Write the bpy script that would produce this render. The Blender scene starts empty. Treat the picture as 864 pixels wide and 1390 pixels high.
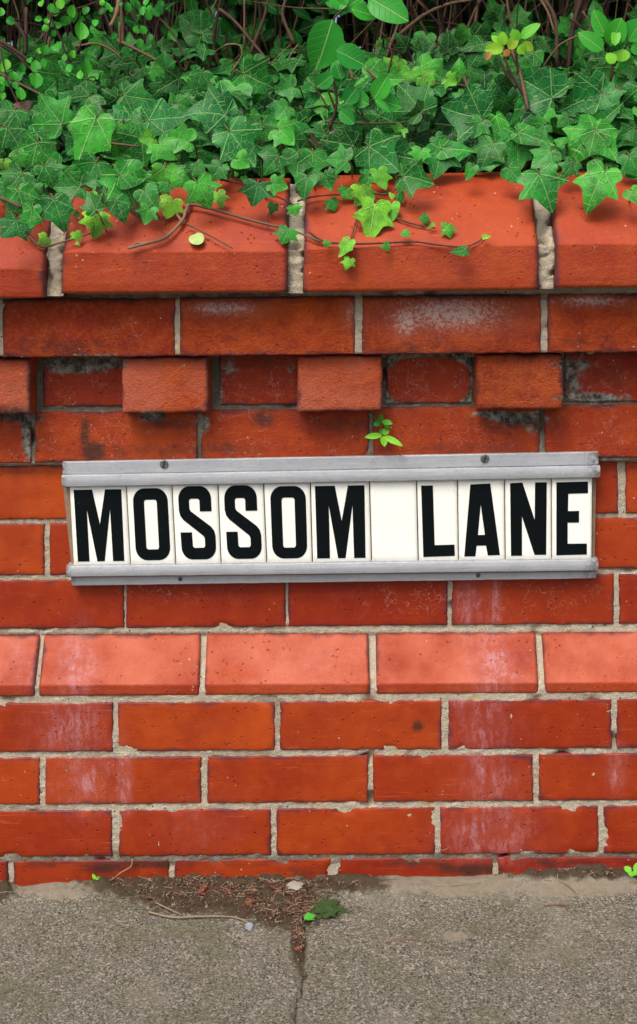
import bpy, bmesh, math, random
from mathutils import Vector, Matrix, Euler, noise, geometry
R = math.radians
rnd = random.Random(7)
S = bpy.context.scene
COL = S.collection

# ------------------------------------------------------------------ camera
F, CX, CY = 1750.0, 432.0, 695.0          # pinhole of the 864 x 1390 photograph
CAM = Vector((0.0, -1.744, 0.861))
ROT = (Euler((0, 0, R(1.6))).to_matrix() @ Euler((R(90 - 11.0), 0, 0)).to_matrix() @ Euler((0, 0, R(-0.5))).to_matrix())
cd = bpy.data.cameras.new('camera'); cam = bpy.data.objects.new('camera', cd); COL.objects.link(cam)
cam.matrix_world = Matrix.Translation(CAM) @ ROT.to_4x4()
cd.sensor_fit = 'VERTICAL'; cd.sensor_height = 36; cd.lens = F / 1390 * 36
cd.clip_start = 0.01; cd.clip_end = 500
cd.dof.use_dof = True; cd.dof.focus_distance = 1.72; cd.dof.aperture_fstop = 8
S.camera = cam

# ------------------------------------------------------------------ light
wd = bpy.data.worlds.new('World'); S.world = wd; wd.use_nodes = True
nt = wd.node_tree; bgn = nt.nodes['Background']
sky = nt.nodes.new('ShaderNodeTexSky'); sky.sky_type = 'NISHITA'; sky.sun_disc = False
SUN_EL, SUN_AZ = 57, 208                  # azimuth measured from +Y clockwise: the sun stands behind the camera
sky.sun_elevation = R(SUN_EL); sky.sun_rotation = R(SUN_AZ)
sky.dust_density = 6.0; sky.ozone_density = 0.3; sky.air_density = 0.7
nt.links.new(sky.outputs[0], bgn.inputs[0]); bgn.inputs[1].default_value = 0.13
sl = bpy.data.lights.new('sun', 'SUN'); sun = bpy.data.objects.new('sun', sl); COL.objects.link(sun)
sl.energy = 1.2; sl.angle = R(26); sl.color = (1, .96, .9)
sd = Vector((math.sin(R(SUN_AZ)) * math.cos(R(SUN_EL)), math.cos(R(SUN_AZ)) * math.cos(R(SUN_EL)), math.sin(R(SUN_EL))))
sun.rotation_euler = sd.to_track_quat('Z', 'Y').to_euler()
vs = S.view_settings; vs.view_transform = 'Standard'; vs.look = 'None'; vs.gamma = 1; vs.exposure = 0.76
vs.use_curve_mapping = False
S.cycles.max_bounces = 6

# ------------------------------------------------------------------ measuring helpers
def ray(px, py): return ROT @ Vector(((px - CX) / F, (CY - py) / F, -1))
def at(px, py, Y):
    d = ray(px, py); return CAM + d * ((Y - CAM.y) / d.y)
def atz(px, py, Z):
    d = ray(px, py); return CAM + d * ((Z - CAM.z) / d.z)
def atplane(px, py, P, n):
    d = ray(px, py); return CAM + d * ((P - CAM).dot(n) / d.dot(n))
RI = ROT.inverted()
def proj(p):
    q = RI @ (p - CAM); return (CX - F * q.x / q.z, CY + F * q.y / q.z)
def lerp(a, b, t): return a + (b - a) * t
def nz(x, y, z, s): return noise.noise(Vector((x * s, y * s, z * s)))

# ------------------------------------------------------------------ object helpers
def tag(o, label=None, cat=None, group=None, kind=None):
    if label: o['label'] = label
    if cat: o['category'] = cat
    if group: o['group'] = group
    if kind: o['kind'] = kind
    return o
def thing(name, label, cat, loc=(0, 0, 0), group=None):
    o = bpy.data.objects.new(name, None); COL.objects.link(o); o.location = loc; o.empty_display_size = .05
    return tag(o, label, cat, group)
class MB:
    """collects vertices, faces and per-vertex data and links them as ONE mesh object"""
    def __init__(s): s.v = []; s.f = []; s.a = []; s.b = []; s.uv = []; s.sm = []
    def add(s, pts, faces, a=None, b=None, uv=None, smooth=True):
        n = len(s.v); m = len(pts)
        s.v += [tuple(p) for p in pts]
        s.f += [tuple(i + n for i in f) for f in faces]
        s.sm += [smooth] * len(faces)
        s.a += a if isinstance(a, list) else [a or (0, 0, 0, 0)] * m
        s.b += b if isinstance(b, list) else [b or (0, 0, 0, 0)] * m
        s.uv += uv if uv else [(0, 0)] * m
    def grid(s, rows, a=None, b=None, uv=None, smooth=True, close=False):
        nr, nc = len(rows), len(rows[0])
        pts = [p for r in rows for p in r]
        fs = [(i * nc + j, i * nc + j + 1, (i + 1) * nc + j + 1, (i + 1) * nc + j) for i in range(nr - 1) for j in range(nc - 1)]
        if close: fs += [(i * nc + nc - 1, i * nc, (i + 1) * nc, (i + 1) * nc + nc - 1) for i in range(nr - 1)]
        s.add(pts, fs, a, b, uv, smooth)
    def tube(s, pts, r0, r1=None, n=6, a=None, jit=0.0):
        if r1 is None: r1 = r0
        pts = [Vector(p) for p in pts]
        rows = []; up = Vector((.3, .5, .8)).normalized(); m = len(pts)
        for i, p in enumerate(pts):
            t = (pts[min(i + 1, m - 1)] - pts[max(i - 1, 0)])
            t = t.normalized() if t.length > 1e-9 else Vector((0, 0, 1))
            u = t.cross(up)
            if u.length < .05: u = t.cross(Vector((1, 0, 0)))
            u.normalize(); w = t.cross(u); r = lerp(r0, r1, i / max(1, m - 1)) * (1 + jit * nz(p.x, p.y, p.z, 120))
            rows.append([p + (u * math.cos(k * 2 * math.pi / n) + w * math.sin(k * 2 * math.pi / n)) * r for k in range(n)])
        base = len(s.v)
        s.grid(rows, a=a, close=True)
        s.f.append(tuple(base + k for k in range(n))[::-1]); s.sm.append(False)
        s.f.append(tuple(base + (m - 1) * n + k for k in range(n))); s.sm.append(False)
    def box(s, x0, x1, y0, y1, z0, z1, a=None):
        p = [(x, y, z) for x in (x0, x1) for y in (y0, y1) for z in (z0, z1)]
        s.add(p, [(0, 1, 3, 2), (4, 6, 7, 5), (0, 4, 5, 1), (2, 3, 7, 6), (0, 2, 6, 4), (1, 5, 7, 3)], a=a, smooth=False)
    def build(s, name, mat, parent=None, origin=None):
        me = bpy.data.meshes.new(name)
        vv = s.v
        if origin is not None: vv = [(x - origin[0], y - origin[1], z - origin[2]) for x, y, z in vv]
        me.from_pydata(vv, [], s.f); me.materials.append(mat)
        me.polygons.foreach_set('use_smooth', s.sm)
        for nm, d in (('va', s.a), ('vb', s.b)):
            at_ = me.attributes.new(nm, 'FLOAT_COLOR', 'POINT')
            at_.data.foreach_set('color', [c for t in d for c in t])
        ul = me.uv_layers.new(name='UVMap')
        li = [0] * len(me.loops); me.loops.foreach_get('vertex_index', li)
        ul.data.foreach_set('uv', [c for i in li for c in s.uv[i]])
        me.update()
        o = bpy.data.objects.new(name, me); COL.objects.link(o)
        if origin is not None and parent is None: o.location = origin
        if parent: o.parent = parent
        return o
def smooth_path(pts, k=5):
    pts = [Vector(p) for p in pts]
    if len(pts) < 3: return [pts[0].lerp(pts[-1], i / k) for i in range(k + 1)]
    P = [pts[0] * 2 - pts[1]] + pts + [pts[-1] * 2 - pts[-2]]
    out = []
    for i in range(1, len(P) - 2):
        a, b, c, d = P[i - 1:i + 3]
        for j in range(k):
            t = j / k
            out.append(.5 * ((2 * b) + (c - a) * t + (2 * a - 5 * b + 4 * c - d) * t * t + (3 * b - a - 3 * c + d) * t ** 3))
    out.append(pts[-1]); return out

# ------------------------------------------------------------------ material helpers
class NT:
    def __init__(s, name):
        s.m = bpy.data.materials.new(name); s.m.use_nodes = True; s.t = s.m.node_tree
        s.p = s.t.nodes['Principled BSDF']; s.out = s.t.nodes['Material Output']
    def n(s, typ, **kw):
        nd = s.t.nodes.new('ShaderNode' + typ)
        for k, v in kw.items(): setattr(nd, k, v)
        return nd
    def set(s, sock, v):
        if isinstance(v, bpy.types.NodeSocket): s.t.links.new(v, sock)
        else: sock.default_value = v
    def math(s, op, a, b=0, c=0, clamp=False):
        nd = s.n('Math', operation=op); nd.use_clamp = clamp
        s.set(nd.inputs[0], a); s.set(nd.inputs[1], b); s.set(nd.inputs[2], c); return nd.outputs[0]
    def mix(s, f, a, b, typ='MIX'):
        nd = s.n('Mix', data_type='RGBA', blend_type=typ); s.set(nd.inputs[0], f)
        for k, v in ((6, a), (7, b)):
            s.set(nd.inputs[k], v if isinstance(v, bpy.types.NodeSocket) else (v[0], v[1], v[2], 1))
        return nd.outputs[2]
    def noise(s, scale, detail=4, rough=.55, vec=None, dist=0):
        nd = s.n('TexNoise'); nd.inputs['Scale'].default_value = scale; nd.inputs['Detail'].default_value = detail
        nd.inputs['Roughness'].default_value = rough; nd.inputs['Distortion'].default_value = dist
        s.set(nd.inputs['Vector'], vec if vec else s.co()); return nd.outputs['Fac']
    def vor(s, scale, feature='F1', vec=None):
        nd = s.n('TexVoronoi', feature=feature); nd.inputs['Scale'].default_value = scale
        s.set(nd.inputs['Vector'], vec if vec else s.co()); return nd
    def co(s):
        if not hasattr(s, '_co'): s._co = s.n('TexCoord').outputs['Object']
        return s._co
    def step(s, v, lo, hi):
        nd = s.n('MapRange', interpolation_type='SMOOTHSTEP'); s.set(nd.inputs[0], v)
        nd.inputs[1].default_value = lo; nd.inputs[2].default_value = hi; return nd.outputs[0]
    def attr(s, name):
        a = s.n('Attribute', attribute_name=name); sp = s.n('SeparateColor'); s.t.links.new(a.outputs['Color'], sp.inputs[0])
        return sp.outputs[0], sp.outputs[1], sp.outputs[2], a.outputs['Alpha']
    def bump(s, h, dist, strength=1, normal=None):
        b = s.n('Bump'); b.inputs['Distance'].default_value = dist; s.set(b.inputs['Strength'], strength)
        s.set(b.inputs['Height'], h)
        if normal: s.set(b.inputs['Normal'], normal)
        return b.outputs[0]
def scaled(m, v):
    mp = m.n('Mapping'); mp.inputs['Scale'].default_value = v; m.t.links.new(m.co(), mp.inputs[0]); return mp.outputs[0]

# --- brick: va = (tint, edge distance/2cm, white bloom, soot); vb = (roughness of the face, web, grey smear, paleness)
def brick_material():
    m = NT('brick'); tint, edge, white, soot = m.attr('va'); rough, web, grey, pale = m.attr('vb')
    col = m.mix(tint, (.225, .0175, .0035), (.44, .070, .007))
    big = m.noise(9, 4, .6); fine = m.noise(220, 3, .7); mid = m.noise(45, 5, .65)
    col = m.mix(m.step(big, .35, .7), col, m.mix(.5, col, (.17, .009, .004)))
    col = m.mix(m.math('MULTIPLY', m.step(mid, .48, .72), m.math('ADD', m.math('MULTIPLY', rough, .6), .14)), col, (.50, .100, .016))
    col = m.mix(m.math('MULTIPLY', m.step(mid, .50, .30), m.math('ADD', m.math('MULTIPLY', rough, .7), .24)), col, (.19, .012, .009))
    # coarse faces: grit
    g = m.math('MULTIPLY', rough, m.step(fine, .45, .65))
    col = m.mix(m.math('MULTIPLY', g, .45), col, (.62, .12, .022))
    pit = m.vor(120).outputs['Distance']
    pits = m.math('MULTIPLY', m.step(pit, .22, .08), m.step(m.noise(60, 2), .5, .62))
    col = m.mix(m.math('MULTIPLY', pits, m.math('ADD', m.math('MULTIPLY', rough, 1.0), .03)), col, (.07, .012, .010))
    # pale weathered clay; on the plinth splay also skylight put into the colour
    col = m.mix(m.math('MULTIPLY', pale, m.step(m.noise(14, 4), .2, .75)), col, (.45, .115, .064))
    # burnt purple rims
    rim = m.math('ADD', edge, m.math('MULTIPLY', m.math('SUBTRACT', m.noise(30, 4), .5), 1.1))
    col = m.mix(m.math('MULTIPLY', m.step(rim, .30, -.12), .85), col, (.07, .018, .028))
    # scratches
    st = m.noise(14, 5, .7, vec=scaled(m, (1.2, 1, 26)))
    col = m.mix(m.math('MULTIPLY', m.step(st, .60, .72), .22), col, (.70, .22, .13))
    # lime bloom
    sp = m.noise(210, 6, .85)
    wmask = m.math('MULTIPLY', white, m.step(m.math('ADD', sp, m.math('MULTIPLY', white, .16)), .60, .66), clamp=True)
    wmask = m.math('ADD', m.math('MULTIPLY', wmask, .75), m.math('MULTIPLY', white, .16), clamp=True)
    veil = m.math('MULTIPLY', white, m.math('ADD', m.math('MULTIPLY', m.noise(30, 5, .7, vec=scaled(m, (1, 1, .22))), .30), m.math('MULTIPLY', m.step(m.noise(110, 6, .8, vec=scaled(m, (1, 1, .30))), .42, .62), m.step(m.noise(28, 5, .75), .36, .6))))
    coarse = m.step(rough, .25, .4)
    wm = m.math('ADD', m.math('MULTIPLY', coarse, wmask), m.math('MULTIPLY', m.math('SUBTRACT', 1.0, coarse), veil))
    col = m.mix(m.math('MULTIPLY', wm, .8), col, m.mix(coarse, (.47, .26, .29), (.62, .52, .47)))
    spk = m.step(m.vor(85).outputs['Distance'], .14, .07)
    spk = m.math('MULTIPLY', spk, m.step(m.noise(25, 2), .56, .66))
    col = m.mix(m.math('MULTIPLY', spk, .45), col, (.72, .55, .48))
    # cobweb threads and hairline scratches
    wv = m.vor(48, 'DISTANCE_TO_EDGE', vec=None); wn = m.n('TexNoise'); wn.inputs['Scale'].default_value = 55; m.t.links.new(m.co(), wn.inputs['Vector'])
    vm = m.n('VectorMath', operation='MULTIPLY_ADD'); m.t.links.new(wn.outputs['Color'], vm.inputs[0]); vm.inputs[1].default_value = (.06, .06, .06); m.t.links.new(m.co(), vm.inputs[2])
    m.t.links.new(vm.outputs[0], wv.inputs['Vector'])
    thr = m.math('MULTIPLY', m.step(wv.outputs['Distance'], .028, .004), m.step(m.noise(26, 4, .7), .46, .56))
    col = m.mix(m.math('MULTIPLY', m.math('MULTIPLY', thr, web), .55), col, (.50, .32, .27))
    # mortar smear and soot
    gm = m.step(m.math('ADD', grey, m.math('MULTIPLY', m.math('SUBTRACT', m.noise(70, 4, .7), .5), 1.4)), .35, .75)
    gcol = m.mix(m.step(m.noise(90, 6, .8), .38, .68), (.02, .022, .016), (.36, .36, .31))
    col = m.mix(m.math('MULTIPLY', gm, m.step(grey, .02, .12)), col, gcol)
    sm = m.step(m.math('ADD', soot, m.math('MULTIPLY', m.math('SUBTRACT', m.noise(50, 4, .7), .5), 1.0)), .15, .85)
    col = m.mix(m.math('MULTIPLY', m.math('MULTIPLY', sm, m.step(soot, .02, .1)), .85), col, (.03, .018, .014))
    m.set(m.p.inputs['Base Color'], col)
    m.set(m.p.inputs['Roughness'], m.math('ADD', m.math('MULTIPLY', rough, .35), m.math('ADD', m.math('MULTIPLY', mid, .25), .38)))
    m.p.inputs['Specular IOR Level'].default_value = .22
    h1 = m.math('ADD', m.math('MULTIPLY', m.math('ADD', m.noise(110, 7, .75), m.math('MULTIPLY', m.noise(420, 3, .7), .5)), m.math('ADD', m.math('MULTIPLY', rough, 2.4), .12)), m.math('MULTIPLY', pits, -.45))
    b = m.bump(h1, .004, 1)
    m.set(m.p.inputs['Normal'], b)
    return m.m
def mortar_material():
    m = NT('mortar'); sand = m.noise(420, 3, .8); big = m.noise(12, 5, .6); mid = m.noise(60, 5, .7)
    dirt, _, _, _ = m.attr('va')
    col = m.mix(sand, (.20, .165, .105), (.70, .63, .49))
    col = m.mix(m.math('MULTIPLY', m.step(big, .52, .7), .55), col, (.15, .135, .095))
    col = m.mix(m.math('MULTIPLY', m.step(mid, .58, .72), .7), col, (.70, .68, .60))
    liq = m.step(m.noise(33, 3), .62, .7); col = m.mix(m.math('MULTIPLY', liq, .4), col, (.38, .30, .05))
    col = m.mix(m.step(m.vor(70).outputs['Distance'], .13, .05), col, (.04, .035, .03))
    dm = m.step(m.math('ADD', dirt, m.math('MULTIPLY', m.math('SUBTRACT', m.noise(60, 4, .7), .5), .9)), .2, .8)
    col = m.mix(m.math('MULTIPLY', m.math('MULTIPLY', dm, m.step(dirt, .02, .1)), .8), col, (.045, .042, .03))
    m.set(m.p.inputs['Base Color'], col); m.p.inputs['Roughness'].default_value = .95
    m.p.inputs['Specular IOR Level'].default_value = .2
    m.set(m.p.inputs['Normal'], m.bump(m.math('ADD', sand, m.math('MULTIPLY', mid, 2)), .003, .9))
    return m.m
def plain(name, col, rough=.6, metal=0, bump=None, var=0, vscale=30, trans=0):
    m = NT(name)
    c = col
    if var:
        n_ = m.noise(vscale, 4, .65)
        c = m.mix(n_, [k * (1 - var) for k in col], [min(1, k * (1 + var)) for k in col])
        m.set(m.p.inputs['Base Color'], c)
    else: m.p.inputs['Base Color'].default_value = (*col, 1)
    m.p.inputs['Roughness'].default_value = rough; m.p.inputs['Metallic'].default_value = metal
    if bump: m.set(m.p.inputs['Normal'], m.bump(m.noise(bump[0], 5, .7), bump[1], .8))
    return m.m

def leaf_common(m, col, bumph, rough=.36, coat=0.0):
    m.set(m.p.inputs['Base Color'], col)
    m.p.inputs['Roughness'].default_value = rough
    m.p.inputs['Specular IOR Level'].default_value = .20
    m.set(m.p.inputs['Normal'], m.bump(bumph, .0012, .7))
    tr = m.n('BsdfTranslucent'); m.set(tr.inputs['Color'], m.mix(.5, col, (.10, .42, .02), 'ADD'))
    mx = m.n('MixShader'); mx.inputs[0].default_value = .10
    m.t.links.new(m.p.outputs[0], mx.inputs[1]); m.t.links.new(tr.outputs[0], mx.inputs[2]); m.t.links.new(mx.outputs[0], m.out.inputs[0])
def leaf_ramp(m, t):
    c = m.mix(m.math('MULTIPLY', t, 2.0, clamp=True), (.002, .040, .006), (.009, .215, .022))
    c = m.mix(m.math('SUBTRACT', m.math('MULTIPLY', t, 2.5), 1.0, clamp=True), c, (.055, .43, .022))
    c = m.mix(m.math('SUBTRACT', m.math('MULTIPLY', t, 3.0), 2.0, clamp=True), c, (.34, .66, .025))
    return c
def ivy_material():
    m = NT('ivy_leaf'); t, blu, brown, rr = m.attr('va')
    uv = m.n('UVMap').outputs[0]; sx = m.n('SeparateXYZ'); m.t.links.new(uv, sx.inputs[0])
    x = m.math('ABSOLUTE', sx.outputs[0]); y = sx.outputs[1]
    ang = m.math('ARCTAN2', x, y); rad = m.math('SQRT', m.math('ADD', m.math('MULTIPLY', x, x), m.math('MULTIPLY', y, y)))
    d = None
    for a_ in (0, .92, 1.95):
        k = m.math('ABSOLUTE', m.math('SUBTRACT', ang, a_)); d = k if d is None else m.math('MINIMUM', d, k)
    d = m.math('MULTIPLY', m.math('SINE', d), rad)
    vein = m.step(d, .019, .005)
    # side veins: a net of cells
    cv = m.n('CombineXYZ'); m.set(cv.inputs[0], sx.outputs[0]); m.set(cv.inputs[1], y); m.set(cv.inputs[2], m.math('MULTIPLY', rr, 31))
    v2 = m.vor(5.0, 'DISTANCE_TO_EDGE', vec=cv.outputs[0]).outputs['Distance']
    v3 = m.vor(13.0, 'DISTANCE_TO_EDGE', vec=cv.outputs[0]).outputs['Distance']
    n2 = m.step(v2, .05, .012); n3 = m.step(v3, .07, .01)
    col = leaf_ramp(m, t)
    col = m.mix(m.step(m.noise(38, 5, .7), .35, .7), col, m.mix(.7, col, (.003, .030, .008)))
    col = m.mix(m.math('MULTIPLY', blu, .5), col, (.008, .15, .055))
    vc = m.mix(.46, col, (.40, .72, .24))
    col = m.mix(m.math('MULTIPLY', n3, .16), col, vc)
    col = m.mix(m.math('MULTIPLY', n2, .48), col, vc)
    col = m.mix(m.math('MULTIPLY', vein, .85), col, vc)
    br = m.step(m.math('ADD', brown, m.math('MULTIPLY', m.math('SUBTRACT', m.noise(60, 4), .5), .9)), .35, .6)
    col = m.mix(m.math('MULTIPLY', br, m.step(brown, .01, .1)), col, m.mix(m.noise(160, 3), (.11, .05, .04), (.30, .20, .16)))
    leaf_common(m, col, m.math('SUBTRACT', m.math('MULTIPLY', m.noise(120, 3), .5), m.math('ADD', vein, m.math('MULTIPLY', n2, .8))), .40)
    return m.m
def oval_material():
    m = NT('oval_leaf'); t, blu, brown, rr = m.attr('va')
    uv = m.n('UVMap').outputs[0]; sx = m.n('SeparateXYZ'); m.t.links.new(uv, sx.inputs[0])
    x = m.math('ABSOLUTE', sx.outputs[0]); y = sx.outputs[1]
    vein = m.step(x, .022, .007)
    w = m.math('PINGPONG', m.math('SUBTRACT', m.math('MULTIPLY', y, 7.0), m.math('MULTIPLY', x, 5.0)), .5)
    n2 = m.step(w, .06, .01)
    col = leaf_ramp(m, t)
    col = m.mix(m.math('MULTIPLY', m.noise(60, 3, .6), .35), col, m.mix(.5, col, (.004, .05, .01)))
    vc = m.mix(.5, col, (.40, .62, .22))
    col = m.mix(m.math('MULTIPLY', n2, .22), col, vc); col = m.mix(m.math('MULTIPLY', vein, .8), col, vc)
    col = m.mix(brown, col, (.50, .16, .05))
    leaf_common(m, col, m.math('SUBTRACT', m.math('MULTIPLY', m.noise(90, 3), .4), m.math('ADD', vein, m.math('MULTIPLY', n2, .6))), .42)
    return m.m
def stem_material():
    m = NT('stem'); t, k, _, _ = m.attr('va')
    c = m.mix(t, (.028, .0065, .0035), (.26, .155, .08))  # dark end deepened to put the hedge's inner shade into its twigs
    c = m.mix(k, c, (.10, .20, .03))
    n_ = m.noise(160, 4, .7, vec=scaled(m, (1, 1, .25)))
    c = m.mix(m.math('MULTIPLY', n_, .7), c, m.mix(.5, c, (.012, .006, .004)))
    m.set(m.p.inputs['Base Color'], c); m.p.inputs['Roughness'].default_value = .75
    m.set(m.p.inputs['Normal'], m.bump(n_, .001, .8)); return m.m
def pavement_material():
    m = NT('concrete_paving'); fil, dirt, _, _ = m.attr('va')
    g1 = m.noise(430, 5, .85); g2 = m.noise(14, 5, .6); v = m.vor(420)
    sp = m.n('SeparateColor'); m.t.links.new(v.outputs['Color'], sp.inputs[0])
    col = m.mix(m.step(g1, .32, .70), (.026, .026, .017), (.36, .345, .275))
    col = m.mix(m.math('MULTIPLY', m.step(sp.outputs[0], .78, .9), .6), col, (.50, .47, .40))
    col = m.mix(m.math('MULTIPLY', m.step(sp.outputs[1], .80, .9), .75), col, (.035, .03, .022))
    col = m.mix(m.math('MULTIPLY', m.step(g2, .46, .68), .45), col, (.12, .12, .055))
    col = m.mix(m.math('MULTIPLY', m.step(m.noise(5, 4, .6), .5, .68), .35), col, (.33, .31, .25))
    col = m.mix(m.math('MULTIPLY', m.step(m.noise(60, 4, .7), .58, .7), .4), col, (.05, .048, .03))
    fc = m.mix(m.noise(90, 4, .7), (.17, .15, .105), (.40, .35, .265))
    fm = m.step(m.math('ADD', fil, m.math('MULTIPLY', m.math('SUBTRACT', m.noise(45, 6, .8), .5), 1.6)), .45, .75)
    col = m.mix(m.math('MULTIPLY', fm, .85), col, fc)
    dm = m.step(m.math('ADD', dirt, m.math('MULTIPLY', m.math('SUBTRACT', m.noise(80, 5, .7), .5), 1.0)), .3, .7)
    col = m.mix(m.math('MULTIPLY', m.math('MULTIPLY', dm, m.step(dirt, .02, .1)), .92), col, m.mix(m.noise(200, 3), (.025, .017, .009), (.09, .062, .035)))
    m.set(m.p.inputs['Base Color'], col); m.p.inputs['Roughness'].default_value = .95; m.p.inputs['Specular IOR Level'].default_value = .2
    m.set(m.p.inputs['Normal'], m.bump(m.math('ADD', g1, m.math('MULTIPLY', m.noise(80, 4), .8)), .0035, 1)); return m.m
def metal_material():
    m = NT('weathered_aluminium')
    n1 = m.noise(30, 5, .7); n2 = m.noise(190, 4, .75); st = m.noise(20, 4, .7, vec=scaled(m, (.6, 1, 18)))
    col = m.mix(n1, (.26, .285, .31), (.43, .455, .48))
    col = m.mix(m.math('MULTIPLY', m.step(st, .45, .7), .4), col, (.52, .545, .57))
    col = m.mix(m.math('MULTIPLY', m.step(n2, .56, .68), .28), col, (.15, .155, .155))
    d, _, _, _ = m.attr('va')
    col = m.mix(m.math('MULTIPLY', d, m.step(n2, .35, .6)), col, (.09, .065, .045))
    m.set(m.p.inputs['Base Color'], col); m.p.inputs['Metallic'].default_value = .25
    m.set(m.p.inputs['Roughness'], m.math('ADD', m.math('MULTIPLY', n2, .3), .42))
    m.set(m.p.inputs['Normal'], m.bump(n2, .0008, .7)); return m.m
def enamel(name, c1, c2, chip):
    m = NT(name); n1 = m.noise(18, 4, .6); n2 = m.noise(260, 3, .7)
    col = m.mix(n1, c1, c2)
    sc = m.noise(9, 6, .75, vec=scaled(m, (3, 1, 5)), dist=1.5)
    col = m.mix(m.math('MULTIPLY', m.step(sc, .66, .72), .35), col, chip)
    gr, _, _, _ = m.attr('va'); gm = m.step(m.math('ADD', gr, m.math('MULTIPLY', m.math('SUBTRACT', m.noise(70, 5, .75), .5), 1.2)), .55, 1.2)
    col = m.mix(m.math('MULTIPLY', m.math('MULTIPLY', gm, gr), .32), col, (.32, .25, .16))
    sp = m.math('MULTIPLY', m.step(m.vor(150).outputs['Distance'], .11, .05), m.step(m.noise(30, 2), .55, .6))
    col = m.mix(sp, col, chip)
    m.set(m.p.inputs['Base Color'], col); m.p.inputs['Roughness'].default_value = .4; m.p.inputs['Specular IOR Level'].default_value = .12
    m.set(m.p.inputs['Normal'], m.bump(n1, .0008, .4)); return m.m
MBRICK = brick_material(); MMORT = mortar_material(); MIVY = ivy_material(); MOVAL = oval_material(); MSTEM = stem_material()
MPAVE = pavement_material(); MMETAL = metal_material()
MTILE = enamel('cream_enamel', (.77, .80, .73), (.85, .87, .81), (.42, .33, .22))
MINK = enamel('black_letter_enamel', (.0015, .003, .004), (.002, .005, .006), (.06, .09, .10))
MRUST = plain('rusty_edge', (.20, .14, .09), .9, 0, (120, .001), .5, 60)
MSOIL = plain('soil', (.045, .030, .018), 1, 0, (60, .01), .5, 40)
MASPH = plain('asphalt', (.05, .05, .052), .95, 0, (150, .004), .3, 120)
MSTONE = plain('kerb_stone', (.26, .25, .23), .9, 0, (90, .003), .3, 60)
MPEB = plain('pebble', (.24, .27, .30), .8, 0, (120, .002), .25, 90)
MDRY = plain('dry_leaf', (.16, .052, .024), .8, 0, (120, .001), .45, 90)
MFALL = plain('pale_fallen_leaf', (.30, .42, .12), .5, 0, (90, .0008), .2, 60)
MMOSS = plain('moss', (.025, .060, .008), 1, 0, (240, .004), .6, 150)
MFLAKE = plain('stone_flake', (.26, .25, .21), .9, 0, (120, .002), .2, 60)

# ================================================================== the setting
P0 = dict(A=.062, B=.050, Bp=.014, C=.014, D=0, E=0, F=0, G=.045, H=.045, I=.045, J=.045, K=.045)
ZL = atz  # alias
gl = at(0, 1207, -.045); gr = at(864, 1189, -.045)
GS = (gr.z - gl.z) / (gr.x - gl.x)
def gz(x): return gl.z + (x - gl.x) * GS if -1.6 < x < 1.6 else gl.z + (math.copysign(1.6, x) - gl.x) * GS
DIRT = [(190, 1205, 75, 18, 1), (300, 1212, 120, 30, 1), (360, 1225, 70, 26, 1), (390, 1235, 45, 28, 1), (405, 1275, 10, 34, 1), (470, 1205, 60, 14, .8), (780, 1192, 80, 9, 1), (0, 1213, 16, 12, 1), (440, 1238, 35, 8, .7),(860,1190,40,12,.8)]
FIL = [(90, 1212, 75, 12, 1), (600, 1204, 130, 12, 1), (780, 1208, 110, 12, .9), (640, 1215, 180, 10, .6), (617, 1271, 22, 8, .9)]
def blob(lst, px, py):
    s = 0
    for cx, cy, rx, ry, k in lst:
        d = ((px - cx) / rx) ** 2 + ((py - cy) / ry) ** 2
        if d < 6: s = max(s, k * math.exp(-d * .7) * 1.15)
    return min(1, s)
JX = at(412, 1275, -.2).x
def make_pavement():
    mb = MB(); rows = []; A = []
    ys = [-.03 - .005 * i for i in range(92)]
    xs = [-.66 + .005 * i for i in range(265)]
    for y in ys:
        r = []
        for x in xs:
            z = gz(x) + .0016 * nz(x, y, 0, 22) + .0012 * nz(x, y, 3, 90)
            px, py = proj(Vector((x, y, z))); d = blob(DIRT, px, py); f = blob(FIL, px, py)
            if abs(x - JX + .012 * nz(y, 0, 0, 9)) < .0026: z -= .006; d = max(d, .6)
            z += .012 * d * max(0, 1 + (y + .05) * 6) * (1 + nz(x, y, 1, 60)) + .006 * f * max(0, min(1, 1 + (y + .06) * 12))
            r.append((x, y, z)); A.append((f, d, 0, 0))
        rows.append(r)
    mb.grid(rows, a=A)
    # the slabs further off
    def slab(x0, x1, y0, y1):
        n = 8
        mb.grid([[(lerp(x0, x1, i / n), y, gz(lerp(x0, x1, i / n)) - .001) for i in range(n + 1)] for y in (y0, y1)])
    yE = ys[-1]
    for x0, x1 in ((-6, -1.9), (-1.897, -.66), (.66, 1.2), (1.203, 2.1), (2.103, 6)): slab(x0, x1, -.03, yE)
    for k in range(3):
        xx = -6 + .3 * k
        while xx < 6:
            slab(xx, min(6, xx + .896), yE - .004 - .62 * k, yE - .62 * (k + 1)); xx += .9
    return tag(mb.build('pavement', MPAVE), kind='structure')
make_pavement()
kb = MB(); kb.box(-6, 6, -2.50, -2.36, -.14, -.002); tag(kb.build('kerb', MSTONE), kind='structure')
rg = MB(); rg.grid([[(x, y, -.125) for x in (-150, -6, 6, 150)] for y in (-150, -2.5, 2, 150)]); tag(rg.build('ground', MASPH), kind='structure')
gs = MB()
gs.grid([[(x * .15, .2 + y * .12, .80 + .03 * nz(x, y, 0, .6)) for x in range(-12, 13)] for y in range(0, 14)]); 
gs.box(-1.8, 1.8, .215, 1.76, -.1, .70)
tag(gs.build('garden_soil', MSOIL), kind='structure')

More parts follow.
